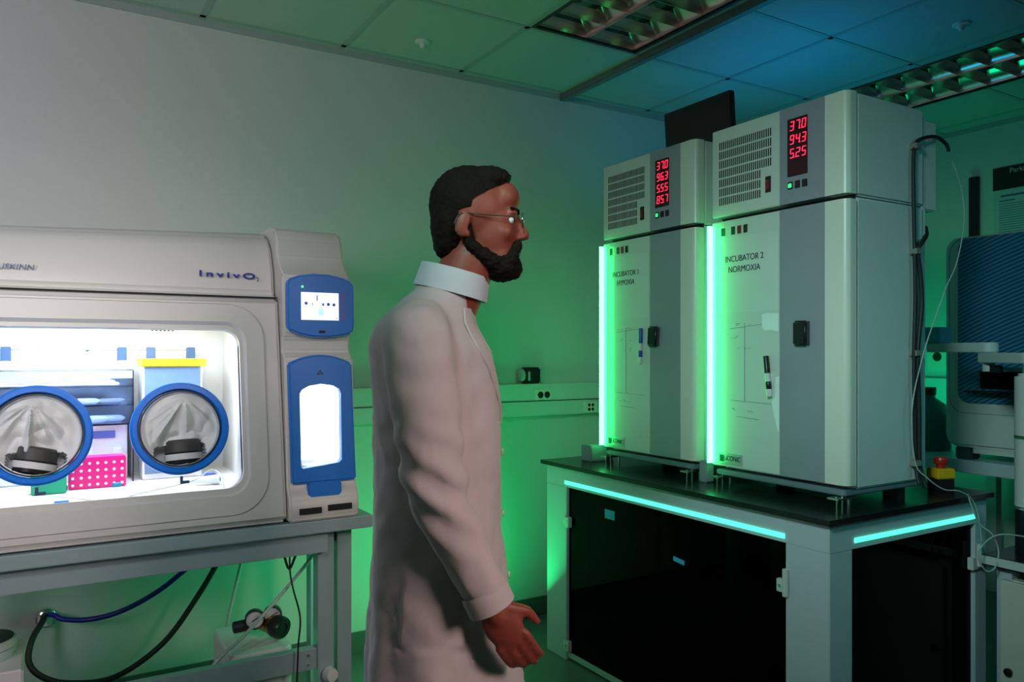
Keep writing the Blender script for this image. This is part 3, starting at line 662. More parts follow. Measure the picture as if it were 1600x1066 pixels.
def incubator(Y0, label, rows, t1, t2, eraser_y, logo=True):
    O = Vector((2.24, Y0, .90)); Wd = .592
    t = thing('incubator', label, 'incubator', O)
    def B(x0, x1, y0, y1, z0, z1): return MB().box(O.x+x0, O.x+x1, O.y+y0, O.y+y1, O.z+z0, O.z+z1)
    def bull(z0, z1):   # rounded upright at the near front corner
        P = [(0.0, .085)]+[(.022-.022*math.cos(a), .028-.028*math.sin(a)) for a in [math.pi/2*i/8 for i in range(9)]]+[(.048, 0), (.048, .085)]
        return MB().prism(P, lambda p, h: (O.x+p[0], O.y+p[1], O.z+h), z0, z1)
    # main cabinet
    B(.056, .43, .004, Wd-.004, .06, 1.022).build('lower_body', whiteM, t, bevel=.007, seg=3)
    B(.054, .43, .002, Wd-.002, 1.026, 1.365).build('upper_body', whiteM, t, bevel=.007, seg=3)
    B(.43, .455, .01, Wd-.01, .09, 1.35).build('rear_panel', whiteM, t, bevel=.003)
    B(.455, .525, .012, .25, 1.017, 1.335).build('rear_box', whiteM, t, bevel=.004)
    B(.008, .44, .012, Wd-.012, .040, .060).build('base_plate', mat('blue_grey_base', (.22, .28, .33), .4, metal=.3), t, bevel=.004)
    B(.045, .058, .012, Wd-.012, .075, 1.35).build('gasket', rubberM, t)
    # door
    d = B(0, .048, .268, Wd, .075, 1.012).build('door', mat('glossy_white_door', (.66, .68, .67), .16, coat=.4, bump=.05, bscale=5, var=.02), t, bevel=.003)
    B(-.0005, .048, .0855, .268, .075, 1.012).build('door_stripe', greyM, d)
    bull(.075, 1.012).build('door_edge', creamM, d)
    # head
    hd = B(0, .050, .268, Wd, 1.030, 1.365).build('control_head', whiteM, t, bevel=.003)
    B(-.0005, .050, .0855, .268, 1.030, 1.365).build('control_panel', greyM, hd)
    bull(1.030, 1.365).build('head_edge', creamM, hd)
    v = MB(); ya, yb = .307, .560; n = 26; pt = (yb-ya)/n
    for r_ in range(7):
        z1 = 1.315-.0355*r_
        for i in range(n):
            y = ya+pt*i
            if r_ >= 4 and y < .350: continue
            v.box(O.x-.0008, O.x+.002, O.y+y, O.y+y+pt*.48, O.z+z1-.029, O.z+z1)
    v.build('vent_grille', slotM, hd)
    s_ = B(-.003, .002, .308, .332, 1.085, 1.143).build('power_switch', blackM, hd, bevel=.001)
    B(-.006, -.003, .312, .328, 1.095, 1.128).build('rocker', swM, s_, bevel=.001)
    dp = B(-.004, .002, .152, .234, 1.122, 1.322).build('display', dispM, hd, bevel=.001)
    for r_, (txt, dot) in enumerate(rows):
        for k, ch in enumerate(txt):
            dm_ = digit_mesh(ch, .0165, .032, k == dot)
            for vv in dm_.bm.verts: vv.co += Vector((O.x-.0042, O.y+.2235-.0245*k, O.z+1.280-.0475*r_))
            dm_.build('digit', digM, dp)
    for k, mm in enumerate((glowG, dispM, blackM)):
        q = B(-.003, .002, .213-.030*k, .234-.030*k, 1.078, 1.104).build('button', blackM, hd, bevel=.001)
        B(-.0045, -.003, .217-.030*k, .230-.030*k, 1.084, 1.098).build('button_lens', mm, q)
    # light strip along the far edge of the door
    B(-.016, .004, Wd-.001, Wd+.010, .082, 1.000).build('light_strip', ledG, t)
    if len(rows) == 3: B(-.017, .004, Wd+.0105, Wd+.0135, .080, 1.002).build('strip_light_block', alloyM, t)  # blocker added to keep this strip's light off the neighbouring incubator's side
    # unseen lamp added before the strip to spread its glow over the door
    al = area('strip_fill', (O.x-.050, O.y+Wd+.002, O.z+.541), (O.x+.02, O.y+Wd-.07, O.z+.541), .02, .92, .6, (0.0, 1.0, 0.12), 150)
    # lettering
    text_on('door_lettering', t1, .033, textM, d, (O.x-.0012, O.y+.432, O.z+.862), (0, -1, 0), (0, 0, 1), sx=.86)
    text_on('door_lettering', t2, .033, textM, d, (O.x-.0012, O.y+.432, O.z+.822), (0, -1, 0), (0, 0, 1), sx=.86)
    pltn = B(-.003, .001, .442, .555, .086, .128).build('maker_plate', mat('silver_plate', (.5, .55, .53), .3, metal=.4), d)
    text_on('plate_lettering', 'LiCONiC', .026, textM, pltn, (O.x-.0035, O.y+.488, O.z+.108), (0, -1, 0), (0, 0, 1), sx=.8)
    MB().box(O.x-.0042, O.x-.003, O.y+.531, O.y+.550, O.z+.094, O.z+.120).build('plate_symbol', textM, pltn)
    for k, mm in enumerate((textM, textM, swM, slotM)):
        y = .515-.030*k if k else .535
        B(-.0015, .001, y-.009, y+.009, .955, .985).build('warning_sticker', mm, d)
    B(-.0009, .001, .275, .566, .66, .945).build('label_sheet', mat('plastic_sheet', (.70, .73, .72), .12, coat=.6, bump=.12, bscale=9, var=.02), d)
    # marker scribbles
    mk = MB()
    for (y0_, z0_, y1_, z1_) in ((.50, .60, .32, .615), (.43, .62, .43, .33), (.50, .33, .30, .325), (.47, .27, .36, .265)):
        mk.cyl((O.x-.0004, O.y+y0_, O.z+z0_), (O.x-.0004, O.y+y1_, O.z+z1_), .0007, n=5)
    for i in range(14):
        y_ = .40+random.random()*.11; z_ = (.29, .61, .56, .52)[i % 4]+random.random()*.01
        mk.cyl((O.x-.0004, O.y+y_, O.z+z_), (O.x-.0004, O.y+y_-.012, O.z+z_+random.uniform(-.006, .006)), .0007, n=5)
    mk.build('marker_writing', ink2M, d)
    # feet
    for y in (.03, .55):
        f = B(-.035, .07, y-.022, y+.022, .030, .036).build('foot_bracket', steelM, t, bevel=.002)
        for xx in (-.028, .0):
            MB().cyl((O.x+xx, O.y+y-.012, O.z+.0), (O.x+xx, O.y+y-.012, O.z+.043), .0032, n=10).build('levelling_bolt', steelM, f)
        MB().cyl((O.x+.065, O.y+y+.01, O.z+0), (O.x+.065, O.y+y+.01, O.z+.04), .006, n=14).build('foot', steelM, f)
    for y in (.07, .54): B(.34, .38, y-.03, y+.03, 0, .04).build('foot', blackM, t)
    return t
I1 = incubator(2.272, 'incubator 1, hypoxia, the farther white incubator with four rows of red digits', [('370', 1), ('963', 1), ('555', 0), ('857', 1)], 'INCUBATOR 1', 'HYPOXIA', .24)
I2 = incubator(1.590, 'incubator 2, normoxia, the nearer white incubator with three rows of red digits', [('370', 1), ('943', 1), ('525', 0)], 'INCUBATOR 2', 'NORMOXIA', .17)
fx = MB()
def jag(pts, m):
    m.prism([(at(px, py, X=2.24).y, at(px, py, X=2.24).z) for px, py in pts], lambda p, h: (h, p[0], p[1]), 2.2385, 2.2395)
dI2 = [c for c in I2.children if c.name.startswith('door')][0]
patchM = mat('pale_glossy_patch', (.88, .92, .97), .15, var=.05)  # thin pale jagged patches laid on the door of incubator 2
m1 = MB(); jag([(1191, 491), (1200, 489), (1217, 490), (1217, 518), (1205, 516), (1196, 517), (1191, 513)], m1); m1.build('pale_patch', patchM, dI2)
m1 = MB(); jag([(1212, 590), (1218, 588), (1218, 679), (1214, 668), (1209, 645), (1206, 628), (1211, 621)], m1); m1.build('pale_patch', patchM, dI2)
# erasers and pens stuck on the doors
def eraser(y, z, rot, lab):
    M = Matrix.Translation((2.2395-.012, y, z)) @ Matrix.Rotation(rot, 4, 'X')
    tt = thing('magnetic_eraser', lab, 'eraser', (2.2395, y, z), 'black erasers on the incubators')
    MB().box(-.009, .0115, -.028, .028, -.043, .043, M).build('felt_pad', blackM, tt, bevel=.007, seg=3)
    MB().box(.0, .0118, -.0295, -.024, -.040, .040, M).build('grip', cuffM, tt)
eraser(1.763, 1.476, 0, 'black magnetic eraser on the grey stripe of incubator 2')
eraser(2.512, 1.478, .06, 'black magnetic eraser on the door of incubator 1')
def marker(pa, pb, r, m_cap, lab, X=2.24):
    a = at(*pa, X=X); b = at(*pb, X=X); a.x = b.x = X-.0015-r; d = (b-a); L = d.length; d.normalize()
    tt = thing('marker_pen', lab, 'marker pen', b, 'whiteboard pens on the incubator doors')
    MB().lathe([(0, 0), (r*.85, .001), (r, .004), (r, L*.42), (0, L*.42)], a, d, 18).build('cap', m_cap, tt)
    MB().lathe([(0, L*.42), (r*.92, L*.42), (r*.92, L*.98), (0, L)], a, d, 18).build('barrel', whiteM, tt)
    MB().lathe([(r*.94, L*.62), (r*.95, L*.621), (r*.95, L*.80), (r*.94, L*.801)], a, d, 18).build('barrel_print', m_cap, tt)
marker((1004, 513), (1003, 569), .0085, mat('blue_cap', (.01, .08, .35), .35), 'white marker pen with blue cap on the door of incubator 1')
marker((1200, 556), (1206, 621), .0105, blackM, 'white marker pen with black cap on the door of incubator 2')
# strip supply boxes
for (xa, xb, ya, yb, h_, lab) in ((2.20, 2.30, 2.905, 2.985, .075, 'grey strip supply box on the cabinet top, left of incubator 1'), (2.232, 2.275, 2.205, 2.245, .085, 'small grey strip supply box between the two incubators')):
    tag(MB().box(xa, xb, ya, yb, .9005, .90+h_).build('supply_box', mat('grey_box', (.25, .3, .32), .4), bevel=.004), lab, 'supply box')
tag(MB().box(2.31, 2.35, 2.92, 2.96, .9005, 1.04).build('small_bottle', mat('olive_plastic', (.10, .14, .10), .4), bevel=.006), 'small dark container behind the grey supply box beside incubator 1', 'container')
# monitor on top of incubator 1
a = at(1044, 180, X=2.45); b = at(1147, 142, X=2.45)
mo = thing('monitor', 'black flat monitor standing on top of incubator 1', 'monitor', (2.47, (a.y+b.y)/2, 2.265))
M = Matrix.Translation((2.45, (a.y+b.y)/2, 2.27)) @ Matrix.Rotation(math.radians(-4), 4, 'Y')
MB().box(-.012, .02, b.y/2-a.y/2, a.y/2-b.y/2, .035, a.z-2.27, M).build('screen_housing', blackM, mo, bevel=.004)
MB().box(-.0132, -.0119, b.y/2-a.y/2+.012, a.y/2-b.y/2-.012, .052, a.z-2.282, M).build('screen', mat('dark_screen', (.006, .006, .007), .12), mo)
MB().box(2.46, 2.485, mo.location.y-.02, mo.location.y+.02, 2.275, 2.33).box(2.42, 2.55, mo.location.y-.08, mo.location.y+.08, 2.2655, 2.276).build('monitor_stand', blackM, mo, bevel=.003)
# cables on the side of incubator 2
YS = 1.590
def C(px, py, Y=YS-.012): return at(px, py, Y=Y)
tubeobj('black_cable', [at(1482, 235, Y=1.70), at(1478, 225, Y=1.62), at(1462, 214, Y=1.585), C(1440, 217), C(1429, 230), C(1427, 280), C(1429, 390), C(1430, 470), C(1428, 552), C(1429, 640), C(1431, 725), at(1436, 757, Y=1.56)], .0065, rubberM, 'black cable running down the right side of incubator 2, outer of the pair', 'cable', grp='black cables on incubator 2')
tubeobj('black_cable', [at(1446, 356, Y=1.66), at(1447, 368, Y=1.60), C(1440, 380), C(1434, 393), C(1438, 430), C(1440, 480), C(1434, 552), C(1436, 640), C(1437, 725), at(1447, 762, Y=1.56)], .008, rubberM, 'thick black cable bending around the rear edge of incubator 2', 'cable', grp='black cables on incubator 2')
for py, w_ in ((229, 'top'), (393, 'upper middle'), (552, 'lower middle'), (724, 'bottom')):
    p = C(1432, py); tag(MB().box(p.x-.018, p.x+.014, YS-.024, YS+.0035, p.z-.010, p.z+.010).build('cable_clip', mat('beige_clip', (.25, .24, .2), .5), bevel=.002), w_+' beige cable clip on the side of incubator 2', 'cable clip', 'cable clips on incubator 2')
tubeobj('clear_air_line', [at(1488, 252, Y=1.60), at(1503, 300, Y=1.56), at(1506, 350, Y=1.54), at(1495, 410, Y=1.54), at(1478, 450, Y=1.54), at(1460, 500, Y=1.55), at(1441, 560, Y=1.565), at(1425, 640, Y=1.565), at(1430, 722, Y=1.565), at(1450, 748, Y=1.54), at(1475, 765, Y=1.52), at(1500, 768, Y=1.50), at(1522, 785, Y=1.495), at(1532, 825, Y=1.495), at(1533, 880, Y=1.495)], .0022, clearT, 'thin clear air line arcing beside incubator 2 and over the cabinet edge', 'tube', n=8)
tubeobj('clear_air_line', [at(1512, 772, Y=1.50), at(1518, 790, Y=1.495), at(1530, 818, Y=1.49), at(1550, 835, Y=1.46), at(1560, 860, Y=1.45), at(1556, 885, Y=1.44), at(1542, 893, Y=1.45), at(1530, 875, Y=1.46), at(1533, 855, Y=1.46), at(1560, 836, Y=1.44), at(1610, 840, Y=1.3)], .0028, clearT, 'thin green-lit air line coiled in a loop at the right cabinet corner', 'tube', n=8)
# emergency stop
p = at(1466, 764, Z=.90); p.x = 2.86; p.y = 1.64
es = thing('emergency_stop', 'yellow emergency stop box with a red mushroom button on the cabinet corner', 'button', (p.x, p.y, .90))
er = math.radians(-20); M = Matrix.Translation((p.x, p.y, .90)) @ Matrix.Rotation(er, 4, 'Z')
MB().box(-.035, .035, -.03, .03, .0005, .045, M).build('base', blackM, es, bevel=.003)
MB().box(-.037, .037, -.032, .032, .045, .082, M).build('cover', stopY, es, bevel=.004)
MB().lathe([(0, .082), (.016, .082), (.016, .096), (.024, .100), (.026, .112), (.022, .122), (0, .126)], (p.x, p.y, .90), (0, 0, 1), 28).build('button', stopR, es)
# ================================================================ BENCH AT THE RIGHT, ROBOT, LIQUID HANDLER
bn = thing('side_bench', 'low bench with dark top and pale front edge at the right, beside the cabinet', 'bench', (3.3, 1.0, 0))
MB().box(2.87, 3.74, .2, 1.503, .655, .692).build('bench_top', topM, bn, bevel=.002)
MB().box(2.862, 2.870, .2, 1.503, .662, .690).build('front_edge', whiteM, bn)
for x, y in ((2.93, 1.44), (3.70, 1.44), (2.93, .26), (3.70, .26)): MB().box(x-.025, x+.025, y-.025, y+.025, 0, .655).build('leg', frameM, bn)
yb = at(1563, 950, X=2.885).y
cbn = thing('under_bench_cabinet', 'white under-bench cabinet with a small black knob at the lower right edge', 'cabinet', (3.2, .8, 0))
MB().box(2.905, 3.45, .32, yb, .02, .615).build('cabinet_body', creamM, cbn, bevel=.003)
dd = MB().box(2.885, 2.904, .33, yb, .03, .612).build('cabinet_door', creamM, cbn, bevel=.003)
kz = at(1577, 1050, X=2.885); MB().lathe([(0, 0), (.012, 0), (.014, .012), (0, .016)], (2.885, kz.y, kz.z), (-1, 0, 0), 18).build('knob', blackM, dd)
# table and liquid handler
tb = thing('handler_table', 'pale-edged table carrying the large blue-fronted liquid handler', 'table', (4.3, 1.6, 0))
MB().box(3.78, 4.90, .5, 2.52, .835, .895).build('table_top', frameM, tb, bevel=.003)
for x, y in ((3.84, 2.46), (4.84, 2.46), (3.84, .56), (4.84, .56)): MB().box(x-.03, x+.03, y-.03, y+.03, 0, .835).build('leg', frameM, tb)
lh = thing('liquid_handler', 'large white laboratory liquid handler with a blue line-patterned front', 'lab machine', (4.2, 1.5, .895))
EX = 3.80; EY1 = 2.16
em = MB().prism(rrect(.92, EY1, .955, 1.965, .06, 6), YZ, EX, 4.75).mesh('e', bevel=.015, seg=3)
oz = (at(1530, 580, X=EX), at(1530, 608, X=EX))
em = booled(em, [MB().box(EX-.1, EX+.35, 1.2, oz[0].y, oz[1].z, oz[0].z).mesh('c')])
link('housing', em, whiteM, lh)
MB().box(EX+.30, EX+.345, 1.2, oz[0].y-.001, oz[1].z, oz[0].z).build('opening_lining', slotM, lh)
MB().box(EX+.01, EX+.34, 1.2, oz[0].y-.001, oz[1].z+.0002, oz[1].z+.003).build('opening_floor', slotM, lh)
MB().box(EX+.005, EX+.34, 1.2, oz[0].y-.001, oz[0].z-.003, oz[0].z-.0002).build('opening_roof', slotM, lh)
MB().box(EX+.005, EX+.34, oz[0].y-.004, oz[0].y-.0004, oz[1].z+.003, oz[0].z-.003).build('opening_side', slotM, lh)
pm = mat('blue_line_pattern', (.02, .17, .42), .4); nt = pm.node_tree; tc = nt.nodes.new('ShaderNodeTexCoord'); mp = nt.nodes.new('ShaderNodeMapping'); wv = nt.nodes.new('ShaderNodeTexWave')
wv.wave_type = 'RINGS'; wv.rings_direction = 'X'; wv.inputs['Scale'].default_value = 18; mp.inputs['Location'].default_value = (0, -2.6+1.5, -2.6+.9)
mp.inputs['Location'].default_value = (0, -1.0, .5)
nt.links.new(tc.outputs['Object'], mp.inputs[0]); nt.links.new(mp.outputs[0], wv.inputs[0])
cr = nt.nodes.new('ShaderNodeValToRGB'); cr.color_ramp.elements[0].position = .55; cr.color_ramp.elements[0].color = (.008, .10, .26, 1); cr.color_ramp.elements[1].position = .95; cr.color_ramp.elements[1].color = (.09, .32, .46, 1)
nt.links.new(wv.outputs['Fac'], cr.inputs[0]); nt.links.new(cr.outputs[0], nt.nodes['Principled BSDF'].inputs['Base Color'])
py0 = at(1497, 500, X=EX-.004).y; pz0 = at(1520, 630, X=EX-.004).z
pp = MB().prism(rrect(1.0, py0, pz0, 1.955, .05, 6), YZ, EX-.006, EX+.002).mesh('p')
pp = booled(pp, [MB().box(EX-.1, EX+.1, 1.2, oz[0].y, oz[1].z, oz[0].z).mesh('c')])
fp = link('front_panel', pp, pm, lh)
MB().ring(rrect(.97, py0+.045, pz0-.05, 1.96, .075, 6), rrect(.9715, py0+.0435, pz0-.0485, 1.9585, .074, 6), YZ, EX-.0008, EX+.001).build('panel_seam', slotM, lh)
tz = at(1560, 613, X=EX-.03).z
MB().box(EX-.09, EX-.001, 1.25, at(1508, 612, X=EX-.08).y, tz-.005, tz+.004).build('plate_tray', blackM, lh, bevel=.002)
text_on('maker_lettering', 'echo', .055, mat('pale_blue_ink', (.03, .22, .40), .4), fp, (EX-.0068, at(1520, 428, X=EX).y, at(1520, 428, X=EX).z), (0, -1, 0), (0, 0, 1), sx=1.2)
for y in (1.05, 2.08): MB().box(EX+.02, EX+.10, y-.04, y+.04, .896, .955).build('foot', mat('dark_foot', (.06, .08, .08), .5), lh, bevel=.006)
for y in (1.05, 2.08): MB().box(4.6, 4.68, y-.04, y+.04, .896, .955).build('foot', mat('dark_foot', (.06, .08, .08), .5), lh, bevel=.006)
MB().box(EX+.012, EX+.05, 1.1, 2.03, .93, .9545).build('base_rail', whiteM, lh)
# robot
rb = thing('plate_handling_robot', 'white plate-handling robot with a column and jointed horizontal arm before the blue machine', 'robot', (3.05, 1.42, .692))
MB().cyl((3.05, 1.42, .692), (3.05, 1.42, .845), .05, n=28).build('pedestal', blackM, rb)
MB().cyl((3.05, 1.42, .845), (3.05, 1.42, 1.335), .052, n=40).build('column', whiteM, rb, bevel=.012, seg=3)
MB().cyl((3.05, 1.42, 1.10), (3.05, 1.42, 1.112), .0528, n=40).build('column_band', mat('green_band', (.02, .18, .05), .5), rb)
MB().cyl((3.05, 1.42, 1.335), (3.05, 1.42, 1.41), .028, n=24).build('column_joint', steelM, rb)
A = Vector((3.05, 1.42)); Bp = at(1452, 543, Y=1.98); 
def armlink(p, q, w, z0, z1, name, m):
    p = Vector(p); q = Vector(q); d = (q-p); L = d.length; an = math.atan2(d.y, d.x)
    pts = rrect(-w/2, L+w/2, -w/2, w/2, w*.49, 7); ca, sa = math.cos(an), math.sin(an)
    return MB().prism([(p.x+ca*x-sa*y, p.y+sa*x+ca*y) for x, y in pts], XY, z0, z1).build(name, m, rb, bevel=.003)
armM = mat('white_arm_plastic', (.62, .66, .68), .35)
e1 = at(1545, 545, Y=1.66); e2 = at(1462, 545, Y=1.95)
armlink((3.05, 1.42), (e1.x, e1.y), .075, 1.370, 1.409, 'forearm', armM)
armlink((e1.x, e1.y), (e2.x, e2.y), .07, 1.411, 1.45, 'upper_arm', armM)
MB().cyl((e1.x, e1.y, 1.335), (e1.x, e1.y, 1.37), .022, n=24).build('wrist', armM, rb)
MB().box(e2.x-.05, e2.x+.05, e2.y-.045, e2.y+.045, 1.4505, 1.52).build('gripper_housing', mat('pale_blue_shell', (.12, .42, .55), .3), rb, bevel=.004)
MB().box(e1.x-.01, e1.x+.08, e1.y-.13, e1.y-.03, 1.335, 1.352).build('plate_gripper', mat('teal_gripper', (.15, .42, .45), .25), rb, bevel=.003)
MB().box(e1.x-.035, e1.x-.01, e1.y-.06, e1.y-.02, 1.33, 1.36).build('gripper_jaw', blackM, rb, bevel=.002)
# carboy between
p = at(1462, 640, Y=2.42)
t = thing('carboy', 'dark teal carboy in the gap between incubator 2 and the liquid handler', 'bottle', (4.08, 2.40, .895))
MB().lathe([(0, 0), (.10, 0), (.105, .01), (.105, .17), (.08, .24), (.03, .275), (.03, .29), (0, .29)], (4.05, 2.385, .8955), (0, 0, 1), 36).build('vessel', mat('teal_vessel', (.04, .14, .16), .25), t)
MB().lathe([(0, .29), (.034, .29), (.034, .33), (0, .33)], (4.05, 2.385, .8955), (0, 0, 1), 24).build('cap', blackM, t)
# outlets
def outlet(c, nrm, w, h, lab, holes, m=None):
    c = Vector(c); n_ = Vector(nrm); s_ = Vector((0, 0, 1)).cross(n_)
    t = thing('wall_socket', lab, 'socket', c)
    fn = lambda p, q: c+s_*p[0]+Vector((0, 0, p[1]))+n_*q
    MB().prism(rrect(-w/2, w/2, -h/2, h/2, .004, 3), fn, 0, .006).build('plate', m or creamM, t)
    for (a_, b_, r_) in holes: MB().prism([(a_+r_*math.cos(k*.524), b_+r_*math.sin(k*.524)) for k in range(12)], fn, .0055, .0075).build('socket_face', slotM, t)
p = at(849, 617, Y=BY-.056); outlet((p.x, BY-.055, p.z), (0, -1, 0), .10, .055, 'double round wall socket in the trunking beside the walking person', [(-.021, 0, .018), (.021, 0, .018)])
p = at(922, 636, Y=BY-.056); outlet((p.x, BY-.0585, p.z), (0, -1, 0), .09, .06, 'square wall socket plate in the trunking just left of incubator 1', [(-.012, .012, .009), (.012, .012, .009), (-.012, -.012, .009), (.012, -.012, .009)])
p = at(1465, 560, X=RX); outlet((RX, p.y, p.z), (-1, 0, 0), .13, .16, 'wall socket plate with black insert on the far wall right of incubator 2', [(0, .01, .03)])
p = at(812, 603, Y=BY-.03); q = at(842, 574, Y=BY-.03)
t = thing('tape_dispenser', 'black desktop dispenser standing on the wall trunking behind the person', 'dispenser', ((p.x+q.x)/2, BY-.03, 1.245))
MB().box(p.x+.02, q.x, BY-.05, BY-.002, 1.2455, q.z).build('dispenser_body', blackM, t, bevel=.008)
MB().lathe([(0, 0), (.03, 0), (.035, .01), (.03, .02), (0, .02)], (p.x+.02, BY-.03, 1.2455+.045), (-1, 0, 0), 24).build('roll', clearT, t)
MB().box(p.x+.04, p.x+.052, BY-.053, BY-.0495, 1.262, 1.31).build('label', clearT, t)
# right wall: black upright and poster
p = at(1523, 277, X=RX-.01); q = at(1523, 375, X=RX-.01)
tag(MB().box(RX-.03, RX-.0005, p.y-.028, p.y+.028, 1.75, p.z).build('wall_rail', blackM, bevel=.003), 'black upright rail fixed to the far wall behind the blue machine', 'rail')
p = at(1553, 264, X=RX-.004); q = at(1553, 299, X=RX-.004)
po = thing('poster', 'research poster with black title band and lines of text on the far wall', 'poster', (RX, p.y-.4, 1.9))
MB().box(RX-.003, RX-.0005, p.y-.90, p.y, 1.55, q.z).build('sheet', mat('poster_paper', (.5, .55, .55), .5), po)
hdz = MB().box(RX-.0045, RX-.0005, p.y-.90, p.y+.006, q.z, p.z).build('title_band', slotM, po)
text_on('title_lettering', 'Parkinson', .042, mat('pale_print', (.5, .55, .55), .5), hdz, (RX-.0052, at(1578, 270, X=RX).y, at(1578, 267, X=RX).z), (0, -1, 0), (0, 0, 1), align='LEFT')
ln = MB(); yy = p.y-.03
for i in range(26):
    z_ = q.z-.09-.014*i; ln.box(RX-.0038, RX-.003, yy-.38+(.02*random.random()), yy, z_, z_+.0035)
ln.box(RX-.0038, RX-.003, yy-.17, yy-.01, q.z-.045, q.z-.033); ln.box(RX-.0038, RX-.003, yy-.09, yy, q.z-.072, q.z-.065)
ln.build('text_lines', ink2M, po)
# cable tangle on the bench
rnd = random.Random(4)
for i in range(6):
    x_ = 3.30+.06*i; pts = []
    for k in range(10):
        a_ = k*1.35+i; rr_ = .05+.05*rnd.random()
        pts.append((x_+.012*math.sin(k*2), 1.30+rr_*1.5*math.cos(a_)+.012*k-.05, .80+rr_*1.1*math.sin(a_)))
    pts.insert(0, (x_, 1.42, .697)); pts.append((x_, 1.20, .697))
    tag(MB().tube(pts, .0045, n=8).build('tangled_cable', rubberM), 'black cable in the dark tangle on the side bench', 'cable', 'tangled black cables on the bench')
# ================================================================ PERSON
PX, PY = at(700, 551, Z=None, Y=1.479).x, 1.479
PR = -math.atan2(.520, .854)
person = thing('person', 'person with short dark hair, beard and glasses in a white lab coat, walking right', 'person', (PX, PY, 0))
person.rotation_euler = (0, 0, PR)
def plink(name, me, m, parent=person): 
    o = bpy.data.objects.new(name, me); COL.objects.link(o); me.materials.clear(); me.materials.append(m); o.parent = parent; return o
def eloft(m, secs, n=36):
    vs = []; fs = []
    for z, cx_, rx_, ry_ in secs: vs += [Vector((cx_+rx_*math.cos(2*math.pi*i/n), ry_*math.sin(2*math.pi*i/n), z)) for i in range(n)]
    for j in range(len(secs)-1):
        for i in range(n): fs.append((j*n+i, j*n+(i+1) % n, (j+1)*n+(i+1) % n, (j+1)*n+i))
    fs += [tuple(reversed(range(n))), tuple(range((len(secs)-1)*n, len(secs)*n))]
    return m.quadset(vs, fs)
b = MB()
# head
b.ell((.052, 0, 1.712), (.083, .073, .084)); b.ell((.088, 0, 1.668), (.060, .058, .082)); b.ell((.096, 0, 1.615), (.046, .046, .040)); b.ell((.130, 0, 1.588), (.018, .024, .017))
b.ell((.120, 0, 1.733), (.032, .050, .038)); b.ell((.136, .022, 1.700), (.013, .024, .008)); b.ell((.136, -.022, 1.700), (.013, .024, .008))
b.caps((.146, 0, 1.690), (.163, 0, 1.657), .008, .011); b.ell((.153, .009, 1.652), (.009, .008, .007)); b.ell((.153, -.009, 1.652), (.009, .008, .007))
b.ell((.144, 0, 1.628), (.011, .022, .006)); b.ell((.143, 0, 1.618), (.011, .020, .006))
for s in (-1, 1):
    b.ell((.115, s*.040, 1.660), (.022, .016, .020)); b.ell((.036, s*.076, 1.672), (.016, .007, .030), M=Matrix.Rotation(.25, 4, 'Y')); b.ell((.045, s*.074, 1.650), (.008, .006, .010))
b.caps((.050, 0, 1.610), (-.015, 0, 1.47), .057, .062)
# trunk
b.ell((-.03, 0, 1.33), (.10, .165, .17)); b.ell((-.03, 0, 1.10), (.095, .14, .18)); b.ell((-.035, 0, .95), (.105, .155, .12))
for s in (-1, 1): b.caps((-.03, 0, 1.45), (-.045, s*.165, 1.44), .06, .052)
def limb(pts, rs):
    for (p, q, r0, r1) in zip(pts[:-1], pts[1:], rs[:-1], rs[1:]): b.caps(p, q, r0, r1)
RA = [(-.045, -.180, 1.435), (-.005, -.215, 1.155), (.095, -.205, .945)]
LA = [(-.045, .180, 1.435), (-.115, .215, 1.165), (-.085, .215, .935)]
limb(RA, [.050, .040, .027]); limb(LA, [.050, .040, .027])
RL = [(-.03, -.085, .92), (-.02, -.09, .50), (-.22, -.09, .13)]
LL = [(-.03, .085, .92), (.09, .09, .50), (.13, .09, .09)]
limb(RL, [.082, .055, .036]); limb(LL, [.082, .055, .036])
def hand(w, d, side):
    w = Vector(w); d = Vector(d).normalized(); side = Vector(side)
    n_ = (side-d*side.dot(d)).normalized(); l = d.cross(n_)     # l: across the palm
    c = w+d*.045
    Mh = Matrix((( d.x, l.x, n_.x, 0), (d.y, l.y, n_.y, 0), (d.z, l.z, n_.z, 0), (0, 0, 0, 1)))
    b.ell(c, (.050, .038, .015), M=Mh); b.caps(w-d*.01, w+d*.03, .024, .022)
    for k, (off, L) in enumerate(((-.029, .068), (-.010, .078), (.010, .073), (.028, .058))):
        r_ = c+d*.038+l*off; j1 = r_+d*L*.42+n_*(-.008); j2 = j1+(d*.86-n_*.5).normalized()*L*.33; j3 = j2+(d*.6-n_*.8).normalized()*L*.28
        b.caps(r_, j1, .0092, .0086); b.caps(j1, j2, .0086, .0078); b.caps(j2, j3, .0078, .0068)
    th = w+d*.022-l*.024; t1_ = th+(d*.7-l*.65-n_*.25).normalized()*.04; t2_ = t1_+(d*.95-l*.15-n_*.3).normalized()*.030
    b.caps(th, t1_, .013, .0105); b.caps(t1_, t2_, .0105, .0085)
hand(RA[2], (.5, .02, -.86), (0, -1, 0)); hand(LA[2], (.12, 0, -1), (0, 1, 0))
for (x, y, z) in ((-.22, -.09, .13),): b.caps((x, y, z-.02), (x+.10, y, z-.075), .035, .03)
b.caps((.13, .09, .07), (.25, .09, .055), .035, .03)
bod = plink('body', remeshed(b, .005, 5, 'body'), skinM)
